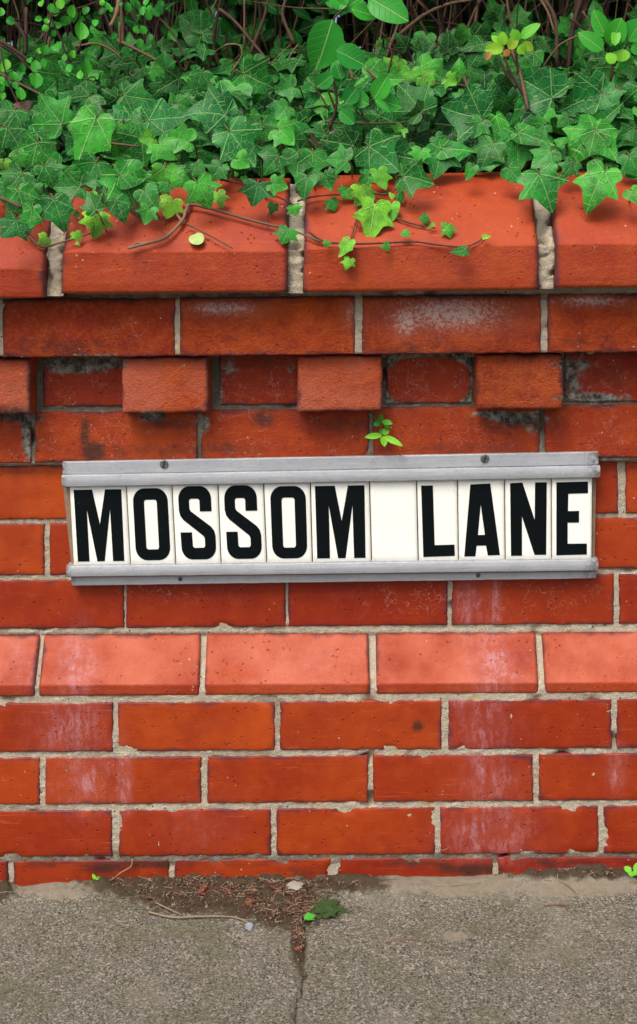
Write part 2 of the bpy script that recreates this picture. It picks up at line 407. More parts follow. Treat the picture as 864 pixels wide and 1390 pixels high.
# ================================================================== the wall
wall = thing('garden_wall', 'red brick garden wall with projecting brick dentils and sloping clay coping', 'wall')
WHITE = [(105, 905, 17, 38, .75), (95, 988, 34, 32, .6), (72, 985, 12, 30, .5), (115, 1060, 28, 32, .6), (168, 1060, 7, 34, .95), (672, 900, 26, 38, .7),
         (635, 818, 17, 30, .6), (672, 818, 5, 30, .9), (655, 985, 34, 34, .45), (624, 962, 7, 16, .9), (649, 1040, 8, 26, .9), (665, 1060, 34, 30, .45),
         (665, 1128, 45, 32, .6), (835, 1045, 9, 26, .6), (305, 418, 42, 9, 1), (610, 425, 75, 22, .95), (550, 435, 20, 20, .9), (800, 408, 45, 7, .95), (476, 425, 10, 18, .6),
         (30, 410, 20, 5, .4), (275, 1120, 40, 30, .15), (430, 905, 60, 30, .15), (30, 900, 20, 30, .3), (790, 1180, 60, 5, .3)]
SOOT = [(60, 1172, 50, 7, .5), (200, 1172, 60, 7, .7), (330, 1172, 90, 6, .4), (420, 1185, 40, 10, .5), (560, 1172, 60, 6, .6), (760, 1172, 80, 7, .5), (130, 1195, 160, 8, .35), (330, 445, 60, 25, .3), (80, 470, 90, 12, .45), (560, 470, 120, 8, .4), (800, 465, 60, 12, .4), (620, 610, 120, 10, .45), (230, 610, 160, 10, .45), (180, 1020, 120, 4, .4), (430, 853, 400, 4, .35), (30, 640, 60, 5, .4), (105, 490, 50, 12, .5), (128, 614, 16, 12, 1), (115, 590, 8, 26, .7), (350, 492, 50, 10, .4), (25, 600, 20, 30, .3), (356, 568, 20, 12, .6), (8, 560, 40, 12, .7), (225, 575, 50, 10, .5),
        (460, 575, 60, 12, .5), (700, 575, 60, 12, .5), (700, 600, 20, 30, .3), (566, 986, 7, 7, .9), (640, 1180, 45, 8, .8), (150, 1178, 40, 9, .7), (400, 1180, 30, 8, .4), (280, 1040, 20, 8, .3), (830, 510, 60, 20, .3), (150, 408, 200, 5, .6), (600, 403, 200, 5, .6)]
GREY = [(100, 496, 55, 11, .9), (140, 492, 34, 11, .8), (40, 590, 9, 34, 1), (30, 566, 28, 7, .9), (208, 565, 20, 7, 1), (275, 575, 9, 14, .9), (700, 567, 45, 9, .95), (665, 562, 30, 6, .8), (310, 500, 22, 22, .5), (722, 575, 12, 18, .6), (775, 510, 14, 30, .7), (800, 540, 60, 8, .8), (775, 495, 30, 12, .7), (392, 500, 14, 10, .5), (300, 526, 5, 30, .6)]
WEB = [(100, 590, 120, 40, .8), (330, 590, 130, 40, .8), (110, 520, 60, 40, .6), (340, 520, 60, 40, .7), (580, 520, 60, 40, .7), (640, 590, 120, 40, .4), (790, 580, 80, 40, .6), (560, 815, 60, 30, .9), (680, 815, 120, 30, .6), (220, 800, 70, 12, .8), (120, 440, 110, 35, .45), (100, 1050, 60, 30, .2), (810, 520, 60, 40, .5)]
def grey_at(px, py, row):
    g = blob(GREY, px, py)
    if row == 'Bp' and 518 < px < 642: g = max(g, min(1, max(0, (abs((px - 580) / 56) ** 2.6 + abs((py - 518) / 33) ** 2.6) - .75) * 1.6))
    if row == 'Bp' and px > 760: g = max(g, .36 * min(1, max(0, ((px - 830) / 60) ** 2 + ((py - 520) / 30) ** 2 - .7)))
    return g
def brick(mb, q, p, row, tint, rough=0, pale=0, depth=.05, amp=.0003, rr=.0022, prof=None):
    """q = photo corners (x0,y0t,x0b..): four measured corners TL,TR,BL,BR put on the plane y=-p"""
    TL, TR, BL, BR = [at(a, b, -p) for a, b in q]
    w = (TR - TL).length; h = (TL - BL).length; nx = max(6, int(w / .0055)); nh = max(6, int(h / .0055))
    def params(n, L):
        t = [0, .0012 / L, rr / L]; m_ = n - 2
        t += [lerp(rr / L, 1 - rr / L, i / m_) for i in range(1, m_)]
        return t + [1 - rr / L, 1 - .0012 / L, 1]
    us = params(nx, w); ws = params(nh, h); rows = []; A = []; B = []
    sd_ = rnd.random() * 50
    for j, v in enumerate(ws):
        r = []
        for i, u in enumerate(us):
            P = TL.lerp(TR, u).lerp(BL.lerp(BR, u), v)
            du = min(u, 1 - u) * w; dv = min(v, 1 - v) * h; dd = min(du, dv)
            fall = rr * (1 - math.sqrt(max(0, 1 - (1 - min(1, dd / rr)) ** 2))) if dd < rr else 0
            y = P.y + fall + amp * (nz(P.x, sd_, P.z, 55) * 1.3 + nz(P.x, sd_, P.z, 160) + (nz(P.x, sd_, P.z, 18) * .7))
            # worn corners and edges
            e = max(0, 1 - dd / .006); P.x += .0012 * e * nz(P.x, P.z, sd_, 70) ; P.z += .0014 * e * nz(P.z, P.x, sd_ + 9, 70)
            chip = nz(P.x, sd_, P.z, 30)
            if chip > .32 and dd < .006: y += .003 * (chip - .32) * 4
            px, py = proj(Vector((P.x, -p, P.z)))
            r.append((P.x, y, P.z)); A.append((tint, min(1, dd / .02), blob(WHITE, px, py), blob(SOOT, px, py)))
            B.append((rough, blob(WEB, px, py), grey_at(px, py, row), pale))
        rows.append(r)
    mb.grid(rows, A, B)
    ring = rows[0] + [r[-1] for r in rows[1:]] + rows[-1][-2::-1] + [r[0] for r in rows[-2:0:-1]]
    mb.grid([ring, [(x, -p + depth, z) for x, y, z in ring]], (tint, .3, 0, .25), (rough * .6, 0, 0, 0), smooth=False, close=True)
def line(l, x): return l[0] + (l[1] - l[0]) * x / 864
def course(mb, row, top, bot, spans, p, **kw):
    for k, s in enumerate(spans):
        x0, x1 = s[:2]; t = (s[2] if len(s) > 2 else rnd.uniform(.15, .75)) + rnd.uniform(-.12, .2)
        x0 -= .6; x1 += .6; q = [(x0, line(top, x0) - .9), (x1, line(top, x1) - .9), (x0, line(bot, x0) + .8), (x1, line(bot, x1) + .8)]
        brick(mb, q, p, row, t, **kw)
def extend(spans, pitch, w):
    out = list(spans); x = spans[0][0]; k = 0
    while x > -620: x -= pitch; out.insert(0, (x, x + w)); k += 1
    x = spans[-1][0]
    while x < 1500: x += pitch; out.append((x, x + w))
    return out
BW = MB()
course(BW, 'A', (407, 399), (485, 477), extend([(4, 237, .35), (245, 480, .85), (491, 733, .4), (743, 982, .7)], 245, 236), P0['A'], rough=.45, amp=.0011)
course(BW, 'C', (561, 550), (628, 620.5), extend([(48, 268, .6), (274, 499, .45), (506, 731, .4), (739, 962, .35)], 229, 222), P0['C'], rough=.15)
course(BW, 'D', (634, 624), (705, 696), extend([(-40, 174, .6), (182, 396), (404, 618), (626, 838, .3), (849, 1064, .4)], 222, 214), 0)
course(BW, 'E', (712, 704), (780.5, 771), extend([(-157, 60, .6), (68, 280, .3), (290, 502), (512, 724), (734, 946, .4)], 222, 213), 0)
course(BW, 'F', (789, 780), (853, 846), extend([(-50, 168, .3), (172, 387.5, .25), (392, 606, .2), (613, 832, .15), (840, 1056, .15)], 221, 214), 0)
course(BW, 'H', (956, 950), (1021, 1015), extend([(-64, 153, .3), (161, 373, .55), (381, 598, .6), (608, 829, .25), (837, 1052, .2)], 225, 217), P0['H'])
course(BW, 'I', (1030, 1024), (1092, 1086), extend([(-168, 54, .3), (62, 273, .3), (282, 498, .45), (506, 722, .3), (731, 948, .2)], 224, 216), P0['I'])
course(BW, 'J', (1102, 1095), (1163, 1157.5), extend([(-64, 152, .25), (162, 368, .2), (376, 589, .3), (597, 811, .15), (819, 1032, .2)], 220, 212), P0['J'])
course(BW, 'K', (1170, 1164), (1232, 1226), extend([(-206, 11, .1), (19, 229, .1), (238, 448, .15), (458, 668, .1), (675, 884, .1)], 220, 211), P0['K'])
course(BW, 'Bp', (482, 478), (552, 544), extend([(59, 172, .15), (299, 412, .15), (524, 640, .2), (766, 878, .1)], 240, 116), P0['Bp'], rough=.1)
BW.build('brickwork', MBRICK, wall)
# projecting dentil bricks
for s in extend([(-78, 41, .75), (166, 283, .9), (404, 518, .8), (646, 764, 1.25)], 240, 117):
    x0, x1 = s[:2]; t = s[2] if len(s) > 2 else .7
    mb = MB(); ro = .85 if x0 == 646 else .42
    brick(mb, [(x0, line((487, 480), x0)), (x1, line((487, 480), x1)), (x0, line((563, 554.5), x0)), (x1, line((563, 554.5), x1))], P0['B'], 'B', t, rough=ro,
          pale=.25 if x0 == 646 else (1.0 if x0 == 404 else .85), amp=.0016 if x0 == 646 else .0009, depth=.06, rr=.004)
    o = mb.build('dentil_brick', MBRICK, wall)
    if x0 == 646: o['label'] = 'rough orange dentil brick'

# splayed plinth bricks
def plinth(xt0, xt1, xb0, xb1, t):
    mb = MB(); p = .045
    def L(y0, y1, x): return line((y0, y1), x)
    zt = lambda x: at(x, L(862, 857, x), -.001); za = lambda x: at(x, L(931, 927, x), -p); zb = lambda x: at(x, L(945.5, 940, x), -p)
    T0, T1, A0, A1, B0, B1 = zt(xt0), zt(xt1), za(xb0), za(xb1), zb(xb0), zb(xb1)
    prof = [(0, 0)] + [(0, .015), (0, .04)] + [(0, k / 12) for k in range(1, 12)] + [(0, .97), (1, 0), (1, .12)] + [(1, k / 5) for k in range(1, 5)] + [(1, .93), (1, 1)]
    n = 40; rows = []; A = []; B = []
    us = [0, .006, .016] + [k / n for k in range(1, n)] + [.984, .994, 1]
    sd_ = rnd.random() * 40
    for s_, v in prof:
        r = []
        for u in us:
            a, b = (T0.lerp(T1, u), A0.lerp(A1, u)) if s_ == 0 else (A0.lerp(A1, u), B0.lerp(B1, u))
            P = a.lerp(b, v); du = min(u, 1 - u) * .22; e = .003 * max(0, 1 - du / .0035) ** 2
            if s_ == 1 and v > .9: e += .002 * (v - .9) * 10
            if s_ == 0 and v < .03: e += .002
            nn = .0004 * (nz(P.x, P.y + sd_, P.z, 45) + nz(P.x, P.y + sd_, P.z, 130)) - e
            P = P + Vector((0, -.7, .7 if s_ == 0 else 0)) * nn
            px, py = proj(P); dv = 1 if s_ else min(v, 1) * .06
            ed = min(du, dv if s_ == 0 else .02)
            wh = blob(WHITE, px, py)
            r.append(tuple(P)); A.append((t, min(1, ed / .02), wh, blob(SOOT, px, py))); B.append((.1, .1, 0, 1.0 if s_ == 0 else .15))  # splay paler than its edge: dust, and skylight painted into the colour
        rows.append(r)
    mb.grid(rows, A, B)
    for k in (0, -1):
        col_ = [r[k] for r in rows]
        mb.grid([col_, [(x, .03, z) for x, y, z in col_]], (t, .3, 0, .3), smooth=False)
    for rw in (rows[0], rows[-1]): mb.grid([rw, [(x, .03, z) for x, y, z in rw]], (t, .3, 0, .3), smooth=False)
    mb.build('plinth_brick', MBRICK, wall)
PL = [(-170, 54, -176, 47, .1), (60, 272, 53, 271, .35), (281, 499, 278, 501, .55), (509, 726, 510, 730, .35), (735, 955, 739, 962, .5)]
x = -176
while x > -600: PL.append((x - 222, x - 8, x - 224, x - 10, .4)); x -= 222
x = 963
while x < 1450: PL.append((x, x + 214, x + 2, x + 216, .4)); x += 222
for a in PL: plinth(*a)

# mortar core: one relief following the courses
zc = lambda y, p: at(432, y, -p).z
ZB = [zc(404, .062), zc(482, .05), zc(557, .014), zc(628, .0), zc(855, 0), zc(860, 0), zc(928, .045)]
def core_p(x, z):
    if z > ZB[1]: return .062
    if z > ZB[2]: return .014
    if z > ZB[3]: return .014
    if z > ZB[5]: return 0
    if z > ZB[6]: return lerp(0, .045, (ZB[5] - z) / (ZB[5] - ZB[6]))
    return .045
mm = MB(); rows = []; A = []
zs = []; z = -.08
ztop = zc(396, .062)
while z < ztop + .02: zs.append(z); z += .0034
xs = [-1.02 + .0058 * i for i in range(352)]
for z in zs:
    r = []
    for x in xs:
        tz = z + x * 0.0
        p = core_p(x, tz + .0)
        rec = .0026 + .0010 * nz(x, 0, z, 40) + .0022 * nz(x, 5, z, 150) + .0014 * nz(x, 8, z, 300) + .0022 * max(0, nz(x, 9, z, 14))
        if ZB[6] - .004 < z < ZB[5] - .002: rec += .006
        if z < zc(855, 0) : rec -= .0008
        hole = nz(x, 20, z, 26)
        if hole > .42: rec += (hole - .42) * .05
        y = -(p - rec)
        px, py = proj(Vector((x, y, z)))
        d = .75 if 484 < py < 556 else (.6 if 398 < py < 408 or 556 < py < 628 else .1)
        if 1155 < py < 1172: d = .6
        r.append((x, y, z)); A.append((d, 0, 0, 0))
    rows.append(r)
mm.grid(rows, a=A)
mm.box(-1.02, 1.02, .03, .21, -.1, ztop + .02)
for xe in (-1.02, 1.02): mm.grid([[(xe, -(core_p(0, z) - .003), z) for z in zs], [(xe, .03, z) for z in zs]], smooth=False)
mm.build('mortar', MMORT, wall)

# coping stones
def coping(xl, xr, arL, arR, btL, btR, t, lean=0, last=False):
    mb = MB(); pf = .096
    BL, BR = at(xl - lean * 0, btL, -pf), at(xr, btR, -pf); AL, AR = at(xl + 2, arL, -pf), at(xr - 1, arR, -pf)
    ztL = AL.z + .093; ztR = AR.z + .093
    prof = [('s', 0)]   # under-face, front, slope, back
    P = []
    P += [('u', 0), ('u', .5), ('u', 1)]
    P += [('f', k / 11) for k in range(1, 11)] + [('f', .95), ('f', .985)]
    P += [('f', .997), ('a', 0), ('s', .0), ('s', .006), ('s', .02)] + [('s', k / 24) for k in range(1, 24)] + [('s', .985), ('t', 0), ('t', 1), ('b', .5), ('b', 1)]
    n = 56; us = [0, .004, .010] + [k / n for k in range(1, n)] + [.990, .996, 1]
    rows = []; A = []; B = []; sd_ = rnd.random() * 40
    for k, v in P:
        r = []
        for u in us:
            bz = lerp(BL.z, BR.z, u); az = lerp(AL.z, AR.z, u); tz = lerp(ztL, ztR, u); xb = lerp(BL.x, BR.x, u); xa = lerp(AL.x, AR.x, u)
            x = xa
            if k == 'u': y, z, x = lerp(-.05, -pf + .001, v), bz + .0004, xb
            elif k == 'f': y, z, x = -pf, lerp(bz, az, v), lerp(xb, xa, v)
            elif k == 'a': y, z = -pf + .0003, az + .0006
            elif k == 's': y = lerp(-pf + .0014, .0, v); z = lerp(az + .0012, tz, v) + .006 * math.sin(v * math.pi)
            elif k == 't': y = lerp(.02, .1, v); z = tz + .004
            else: y = lerp(.12, .24, v); z = lerp(tz, az, v)
            du = min(u, 1 - u) * .32; e = .004 * max(0, 1 - du / .005) ** 2
            nn = .0003 * (nz(x, y + sd_, z, 30) + nz(x, y + sd_, z, 110)) - e
            if k == 'f' and v < .12: nn -= .0015
            y -= nn * .7; z += nn * (.7 if k in 'sa' else 0)
            r.append((x, y, z))
            ed = du / .03
            if k == 'f': ed = min(ed, .35 + v * 1.5)
            fr = k in 'fu'
            A.append((t * .7, min(1, ed), 0, .5 * max(0, 1 - du / .012) if k in 'fas' else .3)); B.append((.12 if fr else .02, 0, 0, .15 if fr else .12))
        rows.append(r)
    mb.grid(rows, A, B)
    for k in (0, -1):
        c_ = [r[k] for r in rows]; m_ = Vector((c_[0][0], .07, (AL.z + BL.z) / 2 + .02))
        nn_ = len(c_); mb.add(c_ + [tuple(m_)], [(i, i + 1, nn_) for i in range(nn_ - 1)] + [(nn_ - 1, 0, nn_)], (t, .1, 0, .5), smooth=False)
    mb.build('coping_stone', MBRICK, wall)
CP = [(83, 391, 343, 342, 399, 397, .45), (411, 731, 339, 333, 397, 393.5, .6), (752, 1075, 332, 330, 391, 389, .5), (-258, 61, 362, 366, 405, 405, .3),
      (-592, -280, 345, 344, 402, 401, .5), (1096, 1410, 328, 326, 388, 386, .5)]
for a in CP: coping(*a)
# sandy joints between the coping stones
jm = MB()
for (xa, xb, ya, yb) in ((72, 72, 350, 402), (401, 401, 340, 398), (741, 741, 333, 392), (-269, -269, 345, 400), (1085, 1085, 330, 388)):
    A0 = at(xa, ya, -.086); B0 = at(xb, yb, -.086); T0 = Vector((A0.x, .0, A0.z + .088))
    rows = []
    for i in range(80):
        v = i / 79
        c = B0.lerp(A0, v / .36) if v < .36 else A0.lerp(T0, (v - .36) / .64)
        r = []
        for j in range(8):
            X = c.x + (j / 7 - .5) * .026
            nn = .0028 * nz(X, c.y, c.z, 110) + .0035 * nz(X, c.y, c.z, 34) - .0055 * (abs(j / 3.5 - 1) > .9) - .006 * max(0, nz(X, c.y, c.z, 60) - .15) * 6 - .002
            r.append((X, c.y - nn, c.z + nn * (.8 if v > .36 else 0)))
        rows.append(r)
    jm.grid(rows, a=(.12, 0, 0, 0))
    jm.grid([rows[0], [(x, y + .05, z) for x, y, z in rows[0]]], a=(.5, 0, 0, 0))
jm.build('coping_joint', MMORT, wall)

# ================================================================== the street sign
sign = thing('street_sign', 'street name sign of cream letter tiles reading MOSSOM LANE held in grey metal rails', 'sign', tuple(at(450, 790, -.02)))
so = Vector(sign.location)
def bar(mb, tl, tr, bl, br, pback, pfront, bev=.0012, crown=0, n=90, rows_=5, a=None):
    """a rail: bevelled plank between four measured corners"""
    TL, TR, BL, BR = [at(x_, y_, -pfront) for x_, y_ in (tl, tr, bl, br)]
    h = (TL - BL).length; rows = []; A = []
    vs_ = [0, bev / h] + [lerp(bev / h, 1 - bev / h, k / rows_) for k in range(1, rows_)] + [1 - bev / h, 1]
    for v in vs_:
        r = []
        for i in range(n + 1):
            u = i / n; P = TL.lerp(TR, u).lerp(BL.lerp(BR, u), v)
            y = -pfront - crown * math.sin(v * math.pi) + (bev if v in (0, 1) else 0) + .0004 * nz(P.x, 0, P.z, 14)
            r.append((P.x, y, P.z + .0003 * nz(P.x, 7, P.z, 40)))
            ue = min(u, 1 - u); A.append((max(0, 1 - ue / (.012 if u < .5 else .03)) * .9 + (.25 if v in (0, 1) else 0), 0, 0, 0))
        rows.append(r)
    mb.grid(rows, a=A, smooth=False)
    ring = rows[0] + [r[-1] for r in rows[1:]] + rows[-1][-2::-1] + [r[0] for r in rows[-2:0:-1]]
    mb.grid([ring, [(x, -pback, z) for x, y, z in ring]], a=(.35, 0, 0, 0), smooth=False, close=True)
def sbuild(mb, name, mat, parent=sign):
    o = mb.build(name, mat, None, origin=so if parent else None); o.location = (0, 0, 0); o.parent = parent; return o
mb = MB(); bar(mb, (86, 660), (808, 648), (99, 785), (806, 775), .001, .011, a=None); sbuild(mb, 'backing_board', MRUST)
mb = MB(); bar(mb, (85, 627), (811, 613.5), (85.5, 645), (811.5, 631.5), .001, .0215)
bar(mb, (84, 645.2), (813.5, 632.2), (85, 661.5), (813.5, 648.5), .001, .0262, crown=.0012); top_rail = sbuild(mb, 'top_rail', MMETAL)
mb = MB(); bar(mb, (97, 783), (808, 775), (97.5, 795.5), (807.5, 785.5), .001, .0165)
bar(mb, (90, 768.5), (811, 759.5), (91, 783.5), (811, 775), .001, .0262, crown=.0012); bot_rail = sbuild(mb, 'bottom_rail', MMETAL)
def screw(px, py, p, r, parent):
    c = at(px, py, -p); mb = MB(); rows = []
    for rr_, dy in ((r, 0), (r, -.0008), (r * .85, -.0014), (r * .4, -.0017), (.0001, -.0018)):
        row = []
        for k in range(28):
            a = 2 * math.pi * k / 28; X, Z = rr_ * math.cos(a), rr_ * math.sin(a)
            s_ = abs(X * math.cos(1.1) + Z * math.sin(1.1))
            row.append((c.x + X, c.y + dy + (.0009 if s_ < r * .16 and rr_ < r * .9 else 0), c.z + Z))
        rows.append(row)
    mb.grid(rows, a=(.35, 0, 0, 0), close=True, smooth=False)
    sl_ = MB(); d = Vector((math.sin(1.1), 0, -math.cos(1.1))); d = Vector((math.cos(1.25), 0, math.sin(1.25)))
    n_ = Vector((-d.z, 0, d.x)); q = [c + d * r * .9 * s1 + n_ * r * .13 * s2 + Vector((0, -.00225, 0)) for s1, s2 in ((-1, -1), (1, -1), (1, 1), (-1, 1))]
    sl_.add(q, [(0, 1, 2, 3)], smooth=False)
    o = sbuild(mb, 'screw', MSCREW, sign); s2 = sbuild(sl_, 'slot', MSLOT, sign); s2.parent = o
MSCREW = plain('dull_screw', (.13, .15, .14), .5, .6, (300, .0008), .5, 300); MSLOT = plain('slot_dark', (.01, .01, .01), .9)  # the slot is a flat near-black strip over the screw head
screw(223, 630, .0218, .0058, sign); screw(657, 622.5, .0218, .0058, sign); screw(245, 786, .0168, .0030, sign); screw(648, 781, .0168, .0030, sign)

TX = [(94, 100), (171.5, 177.5), (233.5, 239), (296, 300.5), (358, 362.5), (421.5, 424.5), (500.5, 503.5), (564.5, 567), (620, 621.5), (684, 685), (747.5, 748), (803.5, 802.5)]
def tl_y(x, b): return lerp(768.8, 759.8, (x - 100) / 702) if b else lerp(659.5, 648, (x - 94) / 710)
def arc(cx, cy, rx, ry, a0, a1, n=8): return [(cx + rx * math.cos(R(lerp(a0, a1, k / n))), cy + ry * math.sin(R(lerp(a0, a1, k / n)))) for k in range(n + 1)]
def rrect(x0, x1, y0, y1, rx, ry):
    return arc(x1 - rx, y0 + ry, rx, ry, -90, 0) + arc(x1 - rx, y1 - ry, rx, ry, 0, 90) + arc(x0 + rx, y1 - ry, rx, ry, 90, 180) + arc(x0 + rx, y0 + ry, rx, ry, 180, 270)
def sz(l): return [((x - 372) / 152, (y - 121) / 254) for x, y in l]
G_S = sz([(501, 207), (501, 168)] + arc(463, 168, 38, 40, -8, -88, 7) + [(428, 128)] + arc(428, 168, 38, 40, -95, -178, 7) + [(390, 203)] + [(394, 220), (404, 233), (470, 284), (474, 292), (474, 316), (469, 321), (437, 321), (432, 316), (431, 272), (392, 272), (393, 320)]
         + arc(431, 319, 38, 39, 172, 92, 7) + [(472, 358)] + arc(473, 319, 38, 39, 86, 2, 7) + [(511, 285), (507, 268), (497, 255), (430, 206), (426, 198), (426, 172), (431, 167), (456, 167), (461, 172), (461, 207)])
def z2(l, x0, w, y0=110, h=229): return [((x - x0) / w, (y - y0) / h) for x, y in l]
G_M = [(.07, .05), (.40, .05), (.505, .48), (.63, .05), (.92, .05), (.905, .94), (.705, .94), (.70, .29), (.555, .94), (.425, .94), (.285, .29), (.283, .94), (.075, .94)]
GLY = {'M': [G_M], 'O': [rrect(.125, .905, .045, .935, .26, .16), rrect(.37, .655, .185, .80, .05, .035)], 'S': [G_S],
       'L': [z2([(318, 125), (352, 125), (354, 292), (412, 291), (413, 323), (320, 325)], 307, 115)],
       'A': [z2([(458, 124), (515, 122), (541, 322), (506, 323), (501, 295), (474, 295), (470, 325), (438, 325)], 423, 132), z2([(487, 180), (478, 265), (498, 265)], 423, 132)],
       'N': [z2([(570, 119), (606, 118), (641, 222), (643, 118), (677, 118), (674, 320), (640, 320), (604, 212), (603, 322), (571, 322)], 556, 133, 107)],
       'E': [z2([(703, 117), (796, 116), (796, 148), (738, 149), (737, 197), (770, 197), (770, 229), (736, 229), (736, 288), (794, 288), (794, 319), (702, 320)], 690, 118, 105)]}
for k, ch in enumerate('MOSSOM LANE'):
    (a0, a1), (b0, b1) = TX[k], TX[k + 1]; g = .75; p = .0185 + .0006 * rnd.random()
    C4 = [at(a0 + g, tl_y(a0, 0), -p), at(b0 - g, tl_y(b0, 0), -p), at(a1 + g, tl_y(a1, 1), -p), at(b1 - g, tl_y(b1, 1), -p)]
    mb = MB(); n = 10; rows = []
    for v in [0, .006] + [j / n for j in range(1, n)] + [.994, 1]:
        rows.append([])
        for u in [0, .01] + [j / n for j in range(1, n)] + [.99, 1]:
            P = C4[0].lerp(C4[1], u).lerp(C4[2].lerp(C4[3], u), v)
            rows[-1].append((P.x, P.y + (.0007 if u in (0, 1) or v in (0, 1) else 0), P.z))
    uu = [0, .01] + [j / n for j in range(1, n)] + [.99, 1]
    mb.grid(rows, a=[(1.0 if min(u, 1 - u) < .02 or min(v, 1 - v) < .02 else 0, 0, 0, 0) for v in uu for u in uu])
    ring = rows[0] + [r[-1] for r in rows[1:]] + rows[-1][-2::-1] + [r[0] for r in rows[-2:0:-1]]
    mb.grid([ring, [(x, -.0113, z) for x, y, z in ring]], smooth=False, close=True)
    tile = sbuild(mb, 'letter_tile', MTILE)
    tile['label'] = 'blank cream tile' if ch == ' ' else 'cream tile bearing the letter ' + ch
    if ch != ' ':
        loops = [[(lambda P: Vector((P.x, P.y - .0006, P.z)))(C4[0].lerp(C4[1], u).lerp(C4[2].lerp(C4[3], u), v)) for u, v in L] for L in GLY[ch]]
        tris = geometry.tessellate_polygon([[Vector((q.x, q.z, 0)) for q in L] for L in loops])
        pts = [q for L in loops for q in L]; mb = MB(); mb.add(pts, [tuple(t) for t in tris], smooth=False)
        for L in loops: mb.grid([[tuple(q) for q in L], [(q.x, q.y + .0005, q.z) for q in L]], smooth=False, close=True)
        o = sbuild(mb, 'letter', MINK); o.parent = tile

# ================================================================== leaves
HALF = [(0, -.02), (.06, -.12), (.17, -.20), (.30, -.20), (.42, -.13), (.50, -.02), (.455, .07), (.40, .15), (.43, .22), (.53, .31), (.64, .48), (.52, .50), (.39, .53), (.30, .59), (.25, .70), (.15, .86), (0, 1.02)]
HALF2 = [(0, -.02), (.05, -.12), (.18, -.19), (.32, -.15), (.44, -.04), (.46, .06), (.45, .14), (.47, .22), (.50, .30), (.54, .42), (.44, .48), (.36, .53), (.28, .60), (.22, .70), (.13, .86), (0, 1.02)]
HALF3 = [(0, -.02), (.07, -.13), (.20, -.18), (.33, -.12), (.40, 0), (.41, .12), (.39, .24), (.36, .36), (.32, .47), (.27, .58), (.21, .70), (.15, .80), (.09, .89), (.04, .97), (0, 1.02)]
def leaf_mesh(mb, B, d, n, L, kind=0, t=.4, blu=0, brown=0, curl=.18, fold=.18, wid=1.0, seed=None, wave=.03):
    """one ivy leaf: B = stalk point, d = direction of the tip, n = face normal, L = length"""
    rs = random.Random(rnd.random() if seed is None else seed)
    d = d.normalized(); n = (n - d * n.dot(d)).normalized(); s = d.cross(n)
    H = (HALF, HALF2, HALF3)[kind]
    wl, wr = wid * rs.uniform(.85, 1.12), wid * rs.uniform(.85, 1.12)
    jit = rs.uniform(-.08, .08)
    out = [(-x * wl, y + (jit * .5 if .2 < y < .6 else 0)) for x, y in H[::-1]][:-1] + [(x * wr, y - (jit * .5 if .2 < y < .6 else 0)) for x, y in H][:-1]
    # round the outline between the points once
    o2 = []
    m_ = len(out)
    for i in range(m_):
        a, b, c, e = out[i - 1], out[i], out[(i + 1) % m_], out[(i + 2) % m_]
        o2.append(b); o2.append(((-a[0] + 9 * b[0] + 9 * c[0] - e[0]) / 16, (-a[1] + 9 * b[1] + 9 * c[1] - e[1]) / 16))
    c0 = (0, .22); rr_ = rs.random(); ph = rs.uniform(0, 6.28)
    bend = rs.uniform(-.12, .12)
    def P(x, y):
        r2 = x * x + (y - .2) ** 2
        ang = math.atan2(x, y)
        z = fold * (abs(x) * .9 - .0) * (1 if fold > 0 else 1) * -1 * (1 - .5 * abs(x)) + .05
        z = -curl * r2 * (1 + .6 * math.sin(ph)) + fold * abs(x) * .62 + wave * math.sin(3 * ang + ph) * math.sqrt(r2) * 3.4 + .05 * math.sin(5 * y + ph * 2) * x + .35 * max(0, y - .55) ** 2 * math.sin(ph * 3) * 2 + .012 * math.sin(9 * x + ph) * math.cos(8 * y)
        xx = x + bend * y * y
        return B + (s * xx + d * y + n * z) * L
    pts = [P(*c0)]; uv = [c0]
    ks = (.3, .6, .85, 1)
    for k in ks:
        for x, y in o2:
            q = (lerp(c0[0], x, k), lerp(c0[1], y, k)); pts.append(P(*q)); uv.append(q)
    N = len(o2); fs = [(0, 1 + (i + 1) % N, 1 + i) for i in range(N)]
    for r in range(len(ks) - 1):
        for i in range(N):
            a = 1 + r * N + i; b = 1 + r * N + (i + 1) % N; fs.append((a, b, b + N, a + N))
    A = [(t, blu, brown * max(0, min(1, u[1] * 2.2 - .75)) if brown else 0, rr_) for u in uv]
    mb.add(pts, fs, a=A, uv=uv)
def oval_mesh(mb, B, d, n, L, W, t=.6, brown=0, curl=.15, fold=.2, nn=7, tipp=1.0):
    d = d.normalized(); n = (n - d * n.dot(d)).normalized(); s = d.cross(n); rows = []; uv = []; rr_ = rnd.random(); ph = rnd.uniform(0, 6)
    for i in range(nn + 1):
        v = i / nn; w = W * (math.sin(math.pi * v ** .8) ** .75 if 0 < v < 1 else .02); r = []
        w = W * max(.01, (math.sin(math.pi * (v ** .85)) ** (.7 * tipp)) if 0 < v < 1 else .01)
        for u in (-1, -.55, 0, .55, 1):
            x = u * w / 2
            z = fold * abs(x) - curl * L * (v - .3) ** 2 + .02 * L * math.sin(5 * v + ph) * u
            r.append(B + s * x + d * (v * L) + n * z); uv.append((x / L, v))
        rows.append(r)
    mb.grid(rows, a=(t, 0, brown, rr_), uv=uv)
def cam_n(P, up=.45, side=0.0):
    v = (CAM - P).normalized(); return (v + Vector((side, 0, up))).normalized()
def ivyY(py):
    pts = [(20, .26), (70, .18), (130, .09), (190, .02), (240, -.045), (290, -.095), (340, -.118)]
    if py <= pts[0][0]: return pts[0][1]
    for (a, ya), (b, yb) in zip(pts, pts[1:]):
        if py <= b: return lerp(ya, yb, (py - a) / (b - a))
    return pts[-1][1]
